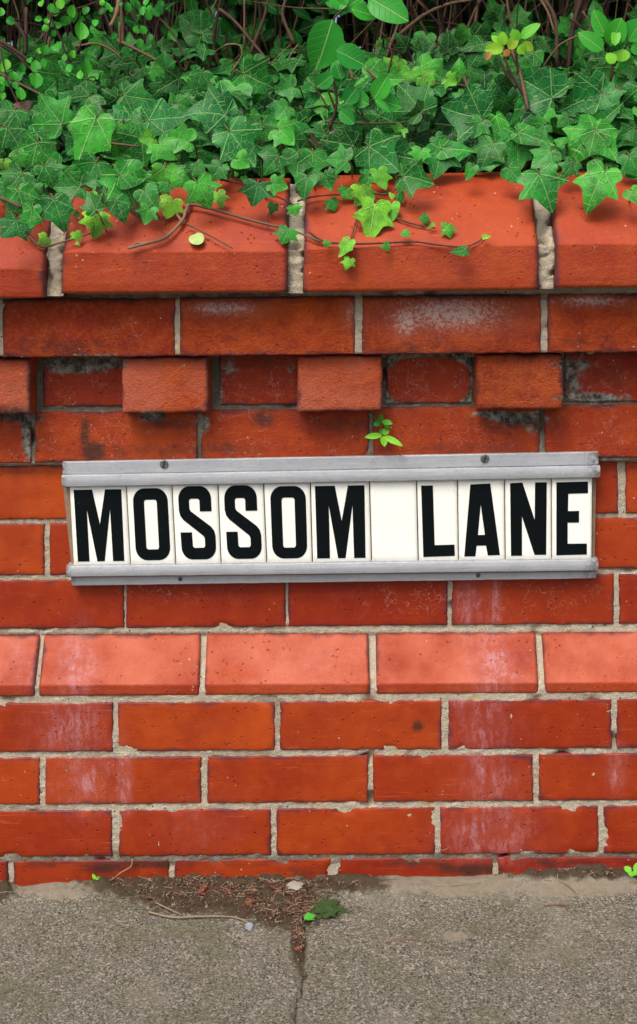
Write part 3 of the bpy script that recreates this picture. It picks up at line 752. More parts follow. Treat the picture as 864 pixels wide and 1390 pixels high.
def put_leaf(mb, b, tip, t, kind=0, dY=0, up=.3, side=0, brown=0, blu=0, wid=1, curl=.2, fold=.30, grow=1.07):
    B = at(b[0], b[1], ivyY(b[1]) + dY - .022); n = cam_n(B, up, side)
    T = atplane(tip[0], tip[1], B, n); d = T - B; L = d.length * grow
    leaf_mesh(mb, B, d, n, L, kind, t, blu, brown, curl, fold, wid)
    return B, d, n, L
def petiole(mb, B, d, n, L, k=.3):
    a = B - d.normalized() * L * .05
    mb.tube(smooth_path([B + n * .001, B - d.normalized() * L * .25 - n * .015, B - d.normalized() * L * .35 - n * .05 + Vector((0, .02, -.02))], 3), .0009, .0011, 4, a=(.4, k, 0, 0))

# (stalk px, tip px, tint, outline, extra)
IVY = [
 ((131, 160), (102, 219), .66, 1, dict(wid=.88, dY=-.02)), ((84, 169), (54, 132), .42, 0, dict(wid=1.1)), ((51, 194), (39, 236), .45, 0, dict(wid=1.1)), ((131, 220), (115, 250), .35, 0, dict(wid=1.4)),
 ((163, 237), (191, 296), .50, 0, dict(dY=-.02, brown=.75, wid=1.0)), ((163, 238), (203, 236), .52, 2, dict(dY=-.022, wid=1.1)), ((74, 271), (86, 312), .42, 1, dict(blu=.5)), ((22, 299), (5, 322), .22, 0, dict(wid=1.3, blu=.6)),
 ((169, 130), (207, 137), .40, 0, dict(wid=1.1)), ((122, 130), (106, 160), .30, 0, dict(wid=1.3)), ((109, 253), (74, 257), .34, 0, dict(wid=.9)), ((25, 258), (37, 299), .40, 1, dict(brown=.6)),
 ((196, 258), (213, 284), .28, 2, dict(wid=1.4)), ((158, 272), (172, 300), .36, 2, dict(wid=1.2)), ((209, 187), (190, 190), .68, 0, dict(wid=1.3)), ((10, 174), (34, 205), .25, 0, {}), ((203, 282), (196, 303), .55, 0, dict(wid=1.2)),
 ((23, 208), (33, 226), .6, 0, {}), ((5, 218), (8, 234), .75, 1, dict(wid=1.3)), ((44, 283), (38, 318), .5, 0, dict(brown=.5, wid=.7)),
 ((306, 156), (255, 148), .34, 0, dict(wid=1.15, blu=.5, dY=-.005)), ((306, 156), (304, 111), .36, 2, dict(wid=.9, blu=.5)), ((312, 178), (345, 222), .46, 0, dict(wid=1.0, blu=.4, dY=-.03)), ((330, 100), (370, 120), .46, 0, dict(wid=1.2)),
 ((275, 98), (265, 122), .4, 0, dict(wid=1.3)), ((400, 118), (376, 126), .42, 0, dict(wid=1.2)), ((258, 192), (224, 184), .58, 0, dict(wid=1.1)), ((216, 195), (237, 214), .66, 0, dict(wid=1.3)),
 ((225, 227), (225, 256), .64, 0, dict(wid=1.2)), ((203, 163), (254, 157), .30, 1, dict(blu=.6)), ((405, 208), (402, 242), .40, 1, dict(wid=1.25)), ((378, 212), (360, 233), .34, 0, dict(wid=1.2)),
 ((268, 248), (284, 280), .58, 0, dict(wid=1.1, dY=-.01)), ((350, 250), (346, 278), .2, 0, dict(wid=1.4, blu=.6)), ((369, 248), (389, 257), .52, 0, dict(wid=1.2)), ((418, 240), (414, 268), .34, 2, dict(wid=1.3)),
 ((391, 146), (374, 160), .44, 0, dict(wid=1.3)), ((355, 168), (366, 190), .42, 0, dict(wid=1.4)), ((378, 175), (400, 192), .56, 0, dict(wid=1.3)), ((267, 223), (277, 240), .45, 0, {}), ((322, 215), (338, 226), .6, 2, dict(wid=1.8)),
 ((571, 151), (541, 113), .36, 0, dict(wid=.95)), ((500, 199), (540, 226), .36, 0, dict(wid=1.25, blu=.3)), ((471, 219), (444, 214), .40, 0, dict(wid=1.3)), ((598, 203), (591, 240), .38, 0, dict(wid=1.2, blu=.2)), ((598, 203), (640, 202), .36, 2, dict(wid=.8)),
 ((571, 203), (567, 222), .66, 0, dict(wid=1.3, dY=-.02)), ((546, 239), (585, 245), .26, 0, dict(wid=1.0)), ((653, 161), (601, 152), .32, 0, dict(wid=1.15, blu=.4)), ((545, 174), (534, 186), .62, 0, dict(wid=1.4)), ((425, 208), (423, 240), .36, 1, dict(wid=1.3)),
 ((440, 236), (446, 258), .30, 0, dict(wid=1.2)), ((748, 133), (695, 98), .34, 2, dict(wid=1.2, blu=.5)), ((816, 127), (761, 146), .36, 0, dict(wid=1.1, blu=.3)), ((816, 127), (836, 150), .34, 0, dict(wid=1.2, blu=.4)),
 ((806, 177), (769, 214), .50, 0, dict(wid=1.1, dY=-.02)), ((807, 177), (838, 212), .50, 1, dict(wid=1.0, dY=-.022)), ((806, 176), (840, 140), .36, 2, dict(wid=.6, dY=-.01)), ((701, 182), (701, 227), .44, 0, dict(wid=1.15)), ((703, 180), (748, 196), .45, 2, dict(wid=.7, dY=-.01)),
 ((731, 236), (749, 281), .40, 0, dict(wid=1.15, blu=.2, dY=-.01)), ((819, 233), (791, 284), .56, 0, dict(wid=.92, dY=-.02, grow=.98)), ((746, 205), (724, 228), .40, 0, dict(wid=1.2)), ((668, 195), (652, 225), .36, 0, dict(wid=1.2)), ((853, 212), (868, 240), .38, 0, dict(wid=1.2)),
 ((653, 164), (640, 186), .34, 0, dict(wid=1.2)), ((738, 169), (722, 186), .42, 0, dict(wid=1.3)), ((777, 221), (765, 240), .42, 0, dict(wid=1.2)), ((858, 88), (836, 100), .42, 0, dict(wid=1.2)),
 ((541, 82), (534, 98), .80, 0, dict(wid=1.3)), ((556, 96), (548, 116), .74, 0, dict(wid=1.3)), ((572, 104), (588, 114), .70, 0, dict(wid=1.3)), ((528, 88), (520, 78), .78, 0, dict(wid=1.2)), ((605, 106), (618, 114), .66, 0, dict(wid=1.2)),
 ((274, 45), (243, 22), .25, 2, dict(wid=1.5, dY=.06)), ((274, 46), (296, 20), .27, 1, dict(wid=1.3, dY=.06)), ((118, 108), (92, 126), .3, 0, dict(wid=1.2)), ((655, 60), (637, 96), .28, 1, dict(wid=1.0)), ((724, 72), (722, 104), .42, 2, dict(wid=1.0)),
 ((700, 88), (708, 110), .38, 0, dict(wid=1.3)), ((630, 130), (616, 142), .36, 0, dict(wid=1.2)), ((770, 160), (757, 172), .38, 0, dict(wid=1.2)), ((860, 175), (840, 186), .34, 0, dict(wid=1.2)), ((640, 225), (632, 244), .45, 2, dict(wid=1.1)),
 ((500, 238), (486, 247), .4, 0, dict(wid=1.2)), ((60, 225), (76, 252), .28, 0, dict(wid=1.2)), ((240, 140), (262, 150), .36, 0, {}), ((20, 150), (2, 178), .28, 0, dict(wid=1.2)), ((180, 160), (200, 172), .38, 0, {}), ((130, 285), (118, 262), .3, 0, {}),
 ((300, 225), (288, 245), .34, 0, dict(wid=1.2)), ((30, 235), (10, 262), .3, 0, dict(wid=1.2)), ((855, 258), (866, 275), .66, 2, dict(wid=1.3)), ((765, 195), (752, 188), .52, 2, dict(wid=1.4)), ((690, 228), (706, 248), .34, 2, dict(wid=1.2)), ((230, 250), (215, 262), .42, 0, {}),
]
fol = MB(); ist = MB()
for b, tp, t, kd, ex in IVY:
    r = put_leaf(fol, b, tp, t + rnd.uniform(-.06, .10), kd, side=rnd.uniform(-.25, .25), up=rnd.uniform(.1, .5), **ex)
    petiole(ist, *r)
# the leaves between and beneath them
def edge_y(px):
    P = [(-700, 250), (0, 272), (40, 290), (110, 285), (200, 272), (260, 252), (330, 240), (420, 240), (480, 232), (560, 222), (640, 222), (700, 232), (760, 232), (864, 232), (1500, 240)]
    for (a, ya), (b, yb) in zip(P, P[1:]):
        if px <= b: return lerp(ya, yb, (px - a) / (b - a))
    return 235
def top_y(px): return (128 if 170 < px < 560 else 112) + 14 * math.sin(px * .021) + 10 * math.sin(px * .05 + 1)
n = 0
def fill(n, x0, x1, d0, d1, sizes, tints, over=6):
    k = 0
    while k < n:
        px = rnd.uniform(x0, x1); e = edge_y(px); ty = top_y(px) - 15
        py = lerp(ty, e, rnd.random() ** .85) - rnd.uniform(4, 10); k += 1
        L = rnd.choice(sizes) * rnd.uniform(.8, 1.1); a = rnd.gauss(math.pi / 2, 1.0)
        tx, tyy = px + L * math.cos(a), py + L * math.sin(a)
        if tyy > e + over: continue
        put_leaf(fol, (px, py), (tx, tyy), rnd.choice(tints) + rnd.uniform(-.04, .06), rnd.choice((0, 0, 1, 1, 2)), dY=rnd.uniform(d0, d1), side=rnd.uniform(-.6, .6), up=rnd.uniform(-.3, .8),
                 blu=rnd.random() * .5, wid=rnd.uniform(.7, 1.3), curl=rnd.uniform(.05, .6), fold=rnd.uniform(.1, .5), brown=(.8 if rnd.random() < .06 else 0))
fill(270, -30, 894, .075, .13, (34, 42, 50), (.0, .05, .1, .16), 0)  # deep layer tinted near black, gap shade put into the leaf colour
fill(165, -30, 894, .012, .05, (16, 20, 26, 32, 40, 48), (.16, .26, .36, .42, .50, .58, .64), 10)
for xa, xb in ((-640, -25), (889, 1500)):
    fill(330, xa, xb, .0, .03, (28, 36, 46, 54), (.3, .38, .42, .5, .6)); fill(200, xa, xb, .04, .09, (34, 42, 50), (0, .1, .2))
# small leaves climbing into the foot of the hedge
for k in range(230):
    px = rnd.choice((rnd.uniform(-30, 200), rnd.uniform(-30, 894), rnd.uniform(580, 894))); py = rnd.uniform(60 if px < 570 else 22, 118); a = rnd.uniform(0, 6.28); L = rnd.uniform(14, 32)
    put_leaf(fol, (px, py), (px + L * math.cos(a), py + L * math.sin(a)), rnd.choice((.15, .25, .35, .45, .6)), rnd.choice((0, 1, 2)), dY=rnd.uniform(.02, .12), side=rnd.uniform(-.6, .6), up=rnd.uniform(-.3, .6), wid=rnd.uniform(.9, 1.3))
# leaves over the top and back of the ivy mound, hidden from the front
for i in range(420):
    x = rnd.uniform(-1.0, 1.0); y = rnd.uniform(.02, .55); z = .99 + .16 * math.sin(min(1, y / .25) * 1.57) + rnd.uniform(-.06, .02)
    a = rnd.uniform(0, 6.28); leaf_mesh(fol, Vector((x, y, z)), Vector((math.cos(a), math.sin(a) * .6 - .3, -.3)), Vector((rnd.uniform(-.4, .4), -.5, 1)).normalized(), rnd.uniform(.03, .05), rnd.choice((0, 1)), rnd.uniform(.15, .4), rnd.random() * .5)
ivy = thing('ivy_plant', 'thick mass of dark green ivy lying along the top of the wall', 'ivy', (0, .05, .95))
io = Vector(ivy.location)
def pbuild(mb, name, mat, parent):
    w = parent
    o = mb.build(name, mat, None, origin=Vector(w.location)); o.location = (0, 0, 0); o.parent = parent; return o
# woody runners
def pxpath(l, Y=None, k=5, off=-.004):
    out = []
    for q in l:
        y = q[2] if len(q) > 2 else (ivyY(q[1]) if Y is None else Y)
        out.append(at(q[0], q[1], y + off))
    return smooth_path(out, k)
def on_coping(px, py, off=.004):
    """a point lying on the coping: front face below the arris, splay above it"""
    ar = 341 if px > 70 else 366
    if py >= ar: return at(px, py, -.096 - off)
    A = at(px, ar, -.096); n = Vector((0, -.74, .68)).normalized(); return atplane(px, py, A + n * (off + .004), n)
def cpath(l, off=.004, k=6): return smooth_path([on_coping(q[0], q[1], off + (q[2] if len(q) > 2 else 0)) for q in l], k)
for l, r in (([(0, 100), (60, 130), (110, 150)], .002), ([(146, 194), (190, 199)], .0016), ([(225, 142), (262, 144)], .0016), ([(146, 194), (165, 170), (168, 140)], .0018), ([(500, 108), (560, 106), (640, 118)], .0014), ([(770, 100), (815, 93), (850, 104)], .0016),
             ([(0, 268, -.09), (30, 282, -.09)], .0025), ([(690, 60, .1), (705, 100, .08), (716, 150, .05)], .003), ([(628, 104), (644, 140)], .002), ([(440, 165), (500, 168), (552, 166)], .0015)):
    sm = MB(); sm.tube(pxpath(l), r, r * .8, 6, a=(.35, 0, 0, 0), jit=.3); pbuild(sm, 'stem', MSTEM, ivy)
pbuild(fol, 'foliage', MIVY, ivy); pbuild(ist, 'petioles', MSTEM, ivy)['kind'] = 'stuff'

# ---- trailing shoots on the coping, each a thing
def shoot(label, stems, leaves, loc_px, name='ivy_shoot', group='ivy shoots trailing over the coping'):
    th = thing(name, label, 'ivy shoot', tuple(on_coping(*loc_px)), group)
    for st in stems:
        sm = MB(); sm.tube(cpath(st[0]), st[1], st[1] * .6, 6, a=(st[2], st[3] if len(st) > 3 else 0, 0, 0), jit=.35)
        pbuild(sm, 'stem', MSTEM, th)
    for b, tp, t, kd, ex in leaves:
        lm = MB(); ex = dict(ex); off = ex.pop('off', .010); B = on_coping(b[0], b[1], off)
        nn_ = (cam_n(B, ex.pop('up', .35), ex.pop('side', rnd.uniform(-.3, .3))))
        T = atplane(tp[0], tp[1], B, nn_); d = T - B
        leaf_mesh(lm, B, d, nn_, d.length, kd, t, 0, ex.get('brown', 0), ex.get('curl', .25), .25, ex.get('wid', 1.1))
        pbuild(lm, 'leaf', MIVY, th)
    return th
shoot('bare forked twig with a yellow lobed leaf, left of the middle coping joint', [
    ([(258, 250), (257, 272), (252, 288), (247, 300), (225, 322), (200, 330), (174, 337)], .0028, .8), ([(250, 282), (262, 278), (290, 284), (345, 300), (395, 312), (435, 328)], .0022, .45),
    ([(254, 304), (270, 312), (295, 325), (316, 337)], .0014, .35), ([(247, 300), (240, 288), (246, 272)], .002, .8), ([(230, 318), (222, 313)], .001, .8), ([(360, 303), (364, 292), (370, 284)], .0009, .2), ([(200, 330), (186, 330), (176, 336)], .0012, .8)],
    [((235, 272), (228, 297), .86, 0, dict(wid=1.3, off=.014)), ((296, 262), (301, 281), .80, 0, dict(wid=1.0, off=.014)), ((372, 277), (366, 290), .28, 1, dict(wid=1.3)), ((398, 280), (404, 294), .62, 0, dict(wid=1.3)), ((392, 312), (384, 331), .5, 0, dict(wid=1.3)), ((296, 228), (308, 236), .6, 0, dict(wid=1.2, off=.02))], (252, 288))
shoot('long red runner from the middle ivy crossing the joint mortar', [
    ([(262, 226), (300, 243), (340, 252), (370, 264), (392, 274), (404, 282)], .0016, .15), ([(404, 273), (420, 268), (440, 265), (465, 264)], .0014, .2)],
    [((297, 232), (303, 246), .66, 0, dict(wid=1.2)), ((331, 240), (334, 250), .62, 2, dict(wid=1.4)), ((448, 272), (455, 286), .48, 0, dict(wid=1.2)), ((462, 262), (474, 256), .62, 0, dict(wid=1.2)), ((322, 238), (319, 232), .6, 2, {})], (340, 252))
shoot('cluster of bright yellow green ivy leaves hanging in the middle of the coping', [
    ([(478, 262), (484, 290), (477, 318), (474, 340)], .0012, .1, .1), ([(485, 258), (505, 262), (530, 262), (545, 240)], .0014, .1, .2), ([(484, 306), (488, 310), (487, 300)], .0008, .1), ([(536, 296), (560, 304), (590, 310)], .0014, .15)],
    [((489, 253), (494, 276), .84, 0, dict(wid=1.5, off=.02)), ((512, 232), (520, 258), .74, 0, dict(wid=1.0, off=.02)), ((508, 278), (500, 325), .80, 0, dict(wid=.95, off=.02)), ((530, 277), (526, 305), .74, 2, dict(wid=1.3, off=.012)),
     ((470, 260), (478, 270), .66, 0, dict(wid=1.4)), ((539, 264), (548, 274), .5, 2, dict(wid=1.5)), ((500, 262), (478, 275), .72, 1, dict(wid=1.2, off=.014)), ((572, 294), (582, 304), .5, 2, dict(wid=1.3, brown=.3)), ((588, 304), (578, 310), .8, 2, dict(wid=.5)),
     ((533, 268), (527, 260), .9, 2, dict(wid=1)), ((473, 327), (461, 350), .78, 1, dict(wid=.9)), ((474, 352), (469, 366), .78, 0, dict(wid=1.1))], (505, 262))
shoot('thin dark runner with tiny leaves lying just above the coping edge', [
    ([(420, 315), (437, 327), (452, 330), (480, 331), (520, 330), (560, 328), (590, 332), (625, 335), (645, 330), (658, 320)], .0014, .1)],
    [((549, 320), (551, 310), .7, 2, dict(wid=1.5)), ((520, 332), (528, 340), .66, 2, dict(wid=1.6)), ((444, 328), (442, 336), .66, 2, dict(wid=1.6)), ((606, 308), (612, 322), .72, 0, dict(wid=1.2)), ((603, 303), (602, 312), .72, 2, dict(wid=1.4)),
     ((632, 340), (610, 343), .36, 2, dict(wid=.9)), ((655, 322), (666, 320), .85, 2, dict(wid=.9))], (520, 330))
shoot('small yellow green ivy sprig and runner above the left coping joint', [
    ([(30, 310, .01), (55, 334), (80, 330), (105, 322), (125, 316), (140, 312)], .0018, .5), ([(118, 285), (112, 298), (113, 310), (108, 318)], .0008, .1), ([(0, 268), (18, 280), (30, 292)], .0028, .8)],
    [((131, 292), (130, 322), .84, 0, dict(wid=1.4, off=.02)), ((122, 262), (124, 277), .84, 1, dict(wid=1.5, off=.02)), ((103, 316), (108, 328), .82, 0, dict(wid=1.3)), ((64, 322), (52, 329), .84, 1, dict(wid=1.5)), ((102, 288), (107, 296), .84, 0, dict(wid=1.1)), ((104, 330), (110, 333), .9, 2, {})], (80, 330))
lm = MB(); P = on_coping(267, 324, .003); nn_ = Vector((0, -.70, .71))
pts = [P + nn_ * .0005]; N = 22; sA = Vector((1, 0, 0)); sB = Vector((0, .71, .70))
for rr_, zz in ((.5, .0012), (1, 0)):
    for k in range(N):
        a = 2 * math.pi * k / N; q = .0098 * rr_ * (1 - (.18 if k == 7 else .07 if k in (6, 8) else 0)); pts.append(P + sA * math.cos(a) * q + sB * math.sin(a) * q * 1.1 + nn_ * (zz + .0008 * math.sin(2 * a)))
fs = [(0, 1 + k, 1 + (k + 1) % N) for k in range(N)] + [(1 + k, 1 + N + k, 1 + N + (k + 1) % N, 1 + (k + 1) % N) for k in range(N)]
lm.add(pts, fs); tag(lm.build('fallen_leaf', MFALL, None, origin=P), 'round pale yellow green fallen leaf lying on the coping slope', 'fallen leaf')

# ================================================================== shrubs above the ivy
def stems_on(th, stems, mat=None, green=0):
    for l, Y, r, t in stems:
        sm = MB(); sm.tube(pxpath(l, Y), r, r * .65, 6, a=(t, green, 0, 0), jit=.3)
        pbuild(sm, 'stem', MSTEM, th)
def ovals(th, lst, Y, up=.1):
    for b, tp, w, t, *ex in lst:
        br = ex[0] if ex else 0; lm = MB(); y = Y + rnd.uniform(-.012, .012); B = at(b[0], b[1], y); n_ = cam_n(B, up + rnd.uniform(-.2, .4), rnd.uniform(-.3, .3))
        T = atplane(tp[0], tp[1], B, n_); d = T - B; sc = (B - CAM).length / F
        oval_mesh(lm, B, d, n_, d.length, w * sc * 1.02, t, br, nn=10, tipp=.85)
        pbuild(lm, 'leaf', MOVAL, th)
th = thing('broadleaf_shrub', 'leafy sprig with large smooth oval leaves rising above the middle of the ivy', 'shrub', tuple(at(465, 180, .02)))
stems_on(th, [([(446, 175), (456, 140), (450, 100), (447, 60), (452, 26), (466, 10), (470, -20)], .03, .0022, .1), ([(450, 100), (456, 82)], .02, .001, .1), ([(446, 150), (430, 120), (428, 96)], .02, .0012, .2), ([(500, 165), (482, 150), (497, 140), (507, 134)], .02, .0014, .3), ([(466, 10), (500, -3)], .02, .0012, .3), ([(455, 150), (440, 110), (442, 100)], .03, .0018, .1)])
ovals(th, [((450, 26), (429, 95), 45, .50), ((455, 68), (496, 88), 32, .44), ((457, 80), (463, 115), 23, .50), ((506, 135), (526, 102), 25, .62), ((508, 134), (545, 145), 24, .50), ((500, 142), (464, 124), 23, .52), ((499, -4), (553, 27), 36, .50), ((476, 12), (512, 22), 20, .58),
           ((466, 12), (450, -12), 26, .55), ((467, 12), (492, -6), 24, .55), ((470, 8), (440, 2), 14, .5), ((508, 136), (530, 152), 10, .55), ((430, 118), (452, 100), 20, .44), ((462, 108), (455, 86), 20, .4), ((460, 150), (480, 168), 18, .45), ((468, 140), (484, 118), 22, .36)], -.0)
th = thing('broadleaf_shrub', 'sprig of upright oval green leaves at the right end of the ivy', 'shrub', tuple(at(830, 100, .1)))
stems_on(th, [([(828, 110), (830, 85), (823, 60), (820, 48)], .12, .002, .1), ([(832, 90), (842, 76), (853, 55)], .12, .0016, .1)])
ovals(th, [((822, 50), (804, 13), 20, .62), ((818, 68), (784, 43), 21, .60), ((827, 62), (843, 24), 28, .66), ((852, 56), (870, 26), 30, .52), ((833, 86), (823, 72), 14, .8), ((843, 84), (843, 66), 20, .82), ((856, 62), (872, 70), 16, .55), ((834, 62), (836, 34), 12, .74)], .09)
th = thing('young_shrub_sprig', 'young sprig with yellow leaves tinged orange above the ivy, right of centre', 'shrub', tuple(at(690, 110, .08)))
stems_on(th, [([(716, 140), (700, 112), (688, 90), (683, 66)], .07, .0022, .05), ([(703, 100), (700, 80), (703, 54)], .08, .0018, .05), ([(688, 80), (692, 66)], .08, .0014, .05), ([(700, 120), (685, 98), (676, 78)], .07, .002, .05)])
ovals(th, [((684, 66), (656, 66), 15, .84, .1), ((682, 62), (681, 43), 13, .84), ((689, 66), (701, 50), 14, .80, .25), ((703, 56), (694, 40), 13, .74), ((706, 52), (732, 31), 15, .72), ((708, 58), (723, 68), 12, .80, .2), ((703, 62), (712, 72), 14, .80, .05), ((684, 68), (690, 76), 10, .7, .8), ((665, 70), (658, 82), 7, .6, .8), ((680, 60), (666, 48), 9, .82)], .06)
th = thing('small_leaf_shrub', 'shrub with small rounded bright leaves on thin red stems at far left', 'shrub', tuple(at(60, 160, .12)))
stems_on(th, [([(62, 150), (58, 110), (62, 60), (70, 20), (78, -10)], .13, .0022, .1), ([(100, 130), (95, 95), (85, 60), (68, 20)], .14, .002, .1), ([(30, 150), (15, 120), (8, 100), (0, 60)], .1, .0016, .1), ([(0, 55), (30, 75), (60, 100)], .15, .003, .1), ([(46, 60), (62, 44), (66, 20)], .13, .0012, .3), ([(20, 30), (34, 50), (35, 75)], .15, .003, .1), ([(70, 20), (110, 10), (150, -5)], .12, .0012, .1),
              ([(165, -10), (180, 15), (190, 40)], .12, .001, .1), ([(95, 85), (110, 60), (108, 40)], .13, .001, .1)])
RL = [(50, 109, 11), (21, 101, 8), (21, 115, 6), (2, 116, 9), (107, 42, 13), (115, 90, 11), (28, 127, 9), (71, 10, 7), (65, 27, 5), (62, 37, 6), (74, 45, 5), (83, 5, 8), (100, 15, 9), (61, 66, 8), (54, 68, 5), (120, 71, 7), (99, 73, 6), (80, 62, 9), (48, 90, 9), (10, 88, 8), (30, 92, 7), (3, 92, 6), (2, 108, 7),
      (146, 7, 6), (139, 3, 5), (150, 12, 5), (175, 10, 7), (187, 5, 6), (194, 14, 7), (203, 11, 6), (200, 2, 6), (164, 5, 4), (12, 112, 6), (40, 80, 6), (88, 78, 5), (72, 66, 5), (55, 3, 6), (5, 130, 6), (94, 92, 6), (110, 100, 7), (0, 15, 7), (60, 85, 7), (130, 30, 6)]
lf = MB()
for x_, y_, r_ in RL:
    B = at(x_ + rnd.uniform(-2, 2), y_ + r_, rnd.uniform(.06, .11)); n_ = cam_n(B, rnd.uniform(-.2, .9), rnd.uniform(-.7, .7)); a = rnd.uniform(.5, 2.6)
    T = atplane(x_ + r_ * .4 * math.cos(a), y_ - r_ * math.sin(a), B, n_); d = T - B; sc = (B - CAM).length / F
    oval_mesh(lf, B, d, n_, d.length, r_ * 1.5 * sc, rnd.uniform(.5, .74), nn=8, tipp=.95, curl=rnd.uniform(-.2, .6), fold=rnd.uniform(.1, .6))
for k in range(70):
    x_, y_, r_ = rnd.uniform(-60, 235), rnd.uniform(-40, 95), rnd.uniform(4, 7)
    B = at(x_, y_, rnd.uniform(.12, .24)); n_ = cam_n(B, rnd.uniform(0, .6), rnd.uniform(-.5, .5)); a = rnd.uniform(0, 6.28)
    d = Vector((math.cos(a), rnd.uniform(-.3, .3), math.sin(a))); sc = (B - CAM).length / F
    oval_mesh(lf, B, d, n_, r_ * 2 * sc, r_ * 1.6 * sc, rnd.uniform(.3, .62), nn=6, tipp=.7)
pbuild(lf, 'foliage', MOVAL, th)

# the hedge behind
hedge = thing('hedge', 'dark overgrown hedge with bare reddish brown twigs behind the ivy', 'hedge', (0, .6, .8))
tw = MB(); hl = MB()
HT = [([(300, 95), (290, 60), (296, 20), (305, -20)], .26, .003, .05), ([(208, 15), (235, 45), (250, 75), (264, 86)], .2, .0018, .3), ([(102, 63), (135, 60), (165, 80), (190, 125)], .17, .0018, .75), ([(160, 55), (195, 72), (225, 88), (240, 84)], .18, .0022, .85), ([(210, 104), (214, 82), (222, 76)], .18, .0016, .9),
      ([(298, 12), (320, 30), (345, 60), (375, 95)], .22, .0026, .45), ([(330, 100), (345, 60), (360, 20), (366, -10)], .25, .003, .3), ([(332, 68), (332, -5)], .24, .002, .75), ([(168, 78), (164, -10)], .2, .0032, .55), ([(540, 48), (575, 20), (610, 5), (640, 0)], .28, .003, .6), ([(686, -10), (690, 20), (697, 40)], .24, .002, .6),
      ([(730, -10), (752, 25), (755, 90)], .2, .0035, .35), ([(726, -10), (742, 15), (752, 45)], .18, .002, .95), ([(790, -10), (776, 40), (770, 98)], .21, .004, .15), ([(772, 25), (800, 45)], .2, .002, .1), ([(790, 15), (800, 40), (760, 60), (735, 92)], .19, .0018, .5), ([(388, 92), (394, 76), (405, 60)], .18, .0014, .95), ([(368, 86), (395, 60)], .2, .001, .9),
      ([(305, 62), (312, 60), (326, 62), (328, 76), (314, 98)], .14, .0012, .95), ([(478, 108), (474, 95), (470, 86)], .08, .0018, .95), ([(510, 108), (495, 92)], .08, .0022, .9), ([(528, 65), (531, 75), (526, 100)], .06, .0016, .1), ([(508, 95), (511, 55)], .14, .0014, .6), ([(162, 0), (158, 20), (150, 36)], .1, .004, .9), ([(163, 30), (163, 62)], .12, .0026, .5),
      ([(36, 10), (36, 70)], .18, .003, .2), ([(0, 60), (20, 72), (40, 92), (58, 104)], .17, .003, .1), ([(64, 75), (68, 50)], .17, .0025, .5), ([(400, 60), (384, 20), (392, -10)], .26, .003, .6), ([(855, 0), (812, -10)], .2, .003, .8), ([(560, -10), (600, 40), (616, 60)], .3, .002, .1)]
for l, Y, r_, t in HT:
    l = [(a_, b_) for a_, b_ in l]; tw.tube(pxpath(l, Y), r_ * 1.0, r_ * .7, 6, a=(t, 0, 0, 0), jit=.35)
CL = [(195, 60), (225, 70), (150, 30), (30, 20), (295, 12), (385, 16), (520, 24), (560, 24), (600, 22), (640, 16), (700, 24), (760, 24), (800, 16)]
for cx, nn in CL:      # bundles of upright shoots
    for k in range(int(nn * .6)):
        x0 = cx + rnd.gauss(0, 16); Y = rnd.uniform(.26, .6); x1 = x0 + rnd.gauss(0, 34); y0 = rnd.uniform(95, 130)
        p0 = at(x0, y0, Y); p1 = at((x0 + x1) / 2 + rnd.gauss(0, 7), rnd.uniform(30, 60), Y + rnd.uniform(-.03, .03)); p2 = at(x1, -20, Y + rnd.uniform(-.05, .05))
        p3 = p2 + (p2 - p1) * 1.6 + Vector((rnd.gauss(0, .03), rnd.gauss(0, .03), 0))
        tw.tube(smooth_path([p0 - Vector((0, 0, .08)), p0, p1, p2, p3], 5), rnd.uniform(.0012, .0034), .001, 5, a=(rnd.choice((.02, .08, .15, .3, .45, .8)), 0, 0, 0), jit=.35)
for k in range(80):   # crossing twigs
    x0, y0, Y = rnd.uniform(-100, 960), rnd.uniform(-30, 110), rnd.uniform(.2, .5)
    P = at(x0, y0, Y); d = Vector((rnd.gauss(0, 1), rnd.gauss(0, .5), rnd.gauss(0, .7))).normalized() * rnd.uniform(.04, .16)
    tw.tube(smooth_path([P, P + d * .5 + Vector((rnd.gauss(0, .01), 0, rnd.gauss(0, .012))), P + d], 5), rnd.uniform(.0007, .0018), .0006, 4, a=(rnd.choice((.05, .15, .3, .6, .95)), 0, 0, 0), jit=.3)
for k in range(260):   # the rest of the hedge's wood
    x0, y0 = rnd.uniform(-1.0, 1.0), rnd.uniform(.5, 1.1)
    tw.tube(smooth_path([(x0, y0, .78), (x0 + rnd.gauss(0, .05), y0 + rnd.gauss(0, .05), 1.25), (x0 + rnd.gauss(0, .12), y0 + rnd.gauss(0, .1), 1.85)], 4), rnd.uniform(.002, .006), .0015, 5, a=(rnd.choice((.05, .15, .3)), 0, 0, 0))
def hleaf(P, s, t, n_=None):
    a = rnd.uniform(0, 6.28); b = rnd.uniform(-1, 1); d = Vector((math.cos(a), b * .8, math.sin(a)))
    oval_mesh(hl, P, d, n_ or Vector((rnd.gauss(0, 1), rnd.gauss(-.6, 1), rnd.gauss(.5, 1))).normalized(), s, s * .55, t, nn=3)
for k in range(17000):  # back and crown of the hedge, dense, tinted dark as inner shade
    x_ = rnd.uniform(-1.05, 1.05); u = rnd.random()
    if u < .5: P = Vector((x_, rnd.uniform(.55, 1.2), rnd.uniform(.8, 1.9)))
    elif u < .9: P = Vector((x_, rnd.uniform(.22, 1.1), rnd.uniform(1.42, 1.9) ))
    else: P = Vector((x_, rnd.uniform(-.04, .35), rnd.uniform(1.38, 1.8)))  # overhang out of view, added to keep the sun off the twigs
    hleaf(P, rnd.uniform(.035, .06), rnd.uniform(.0, .25))
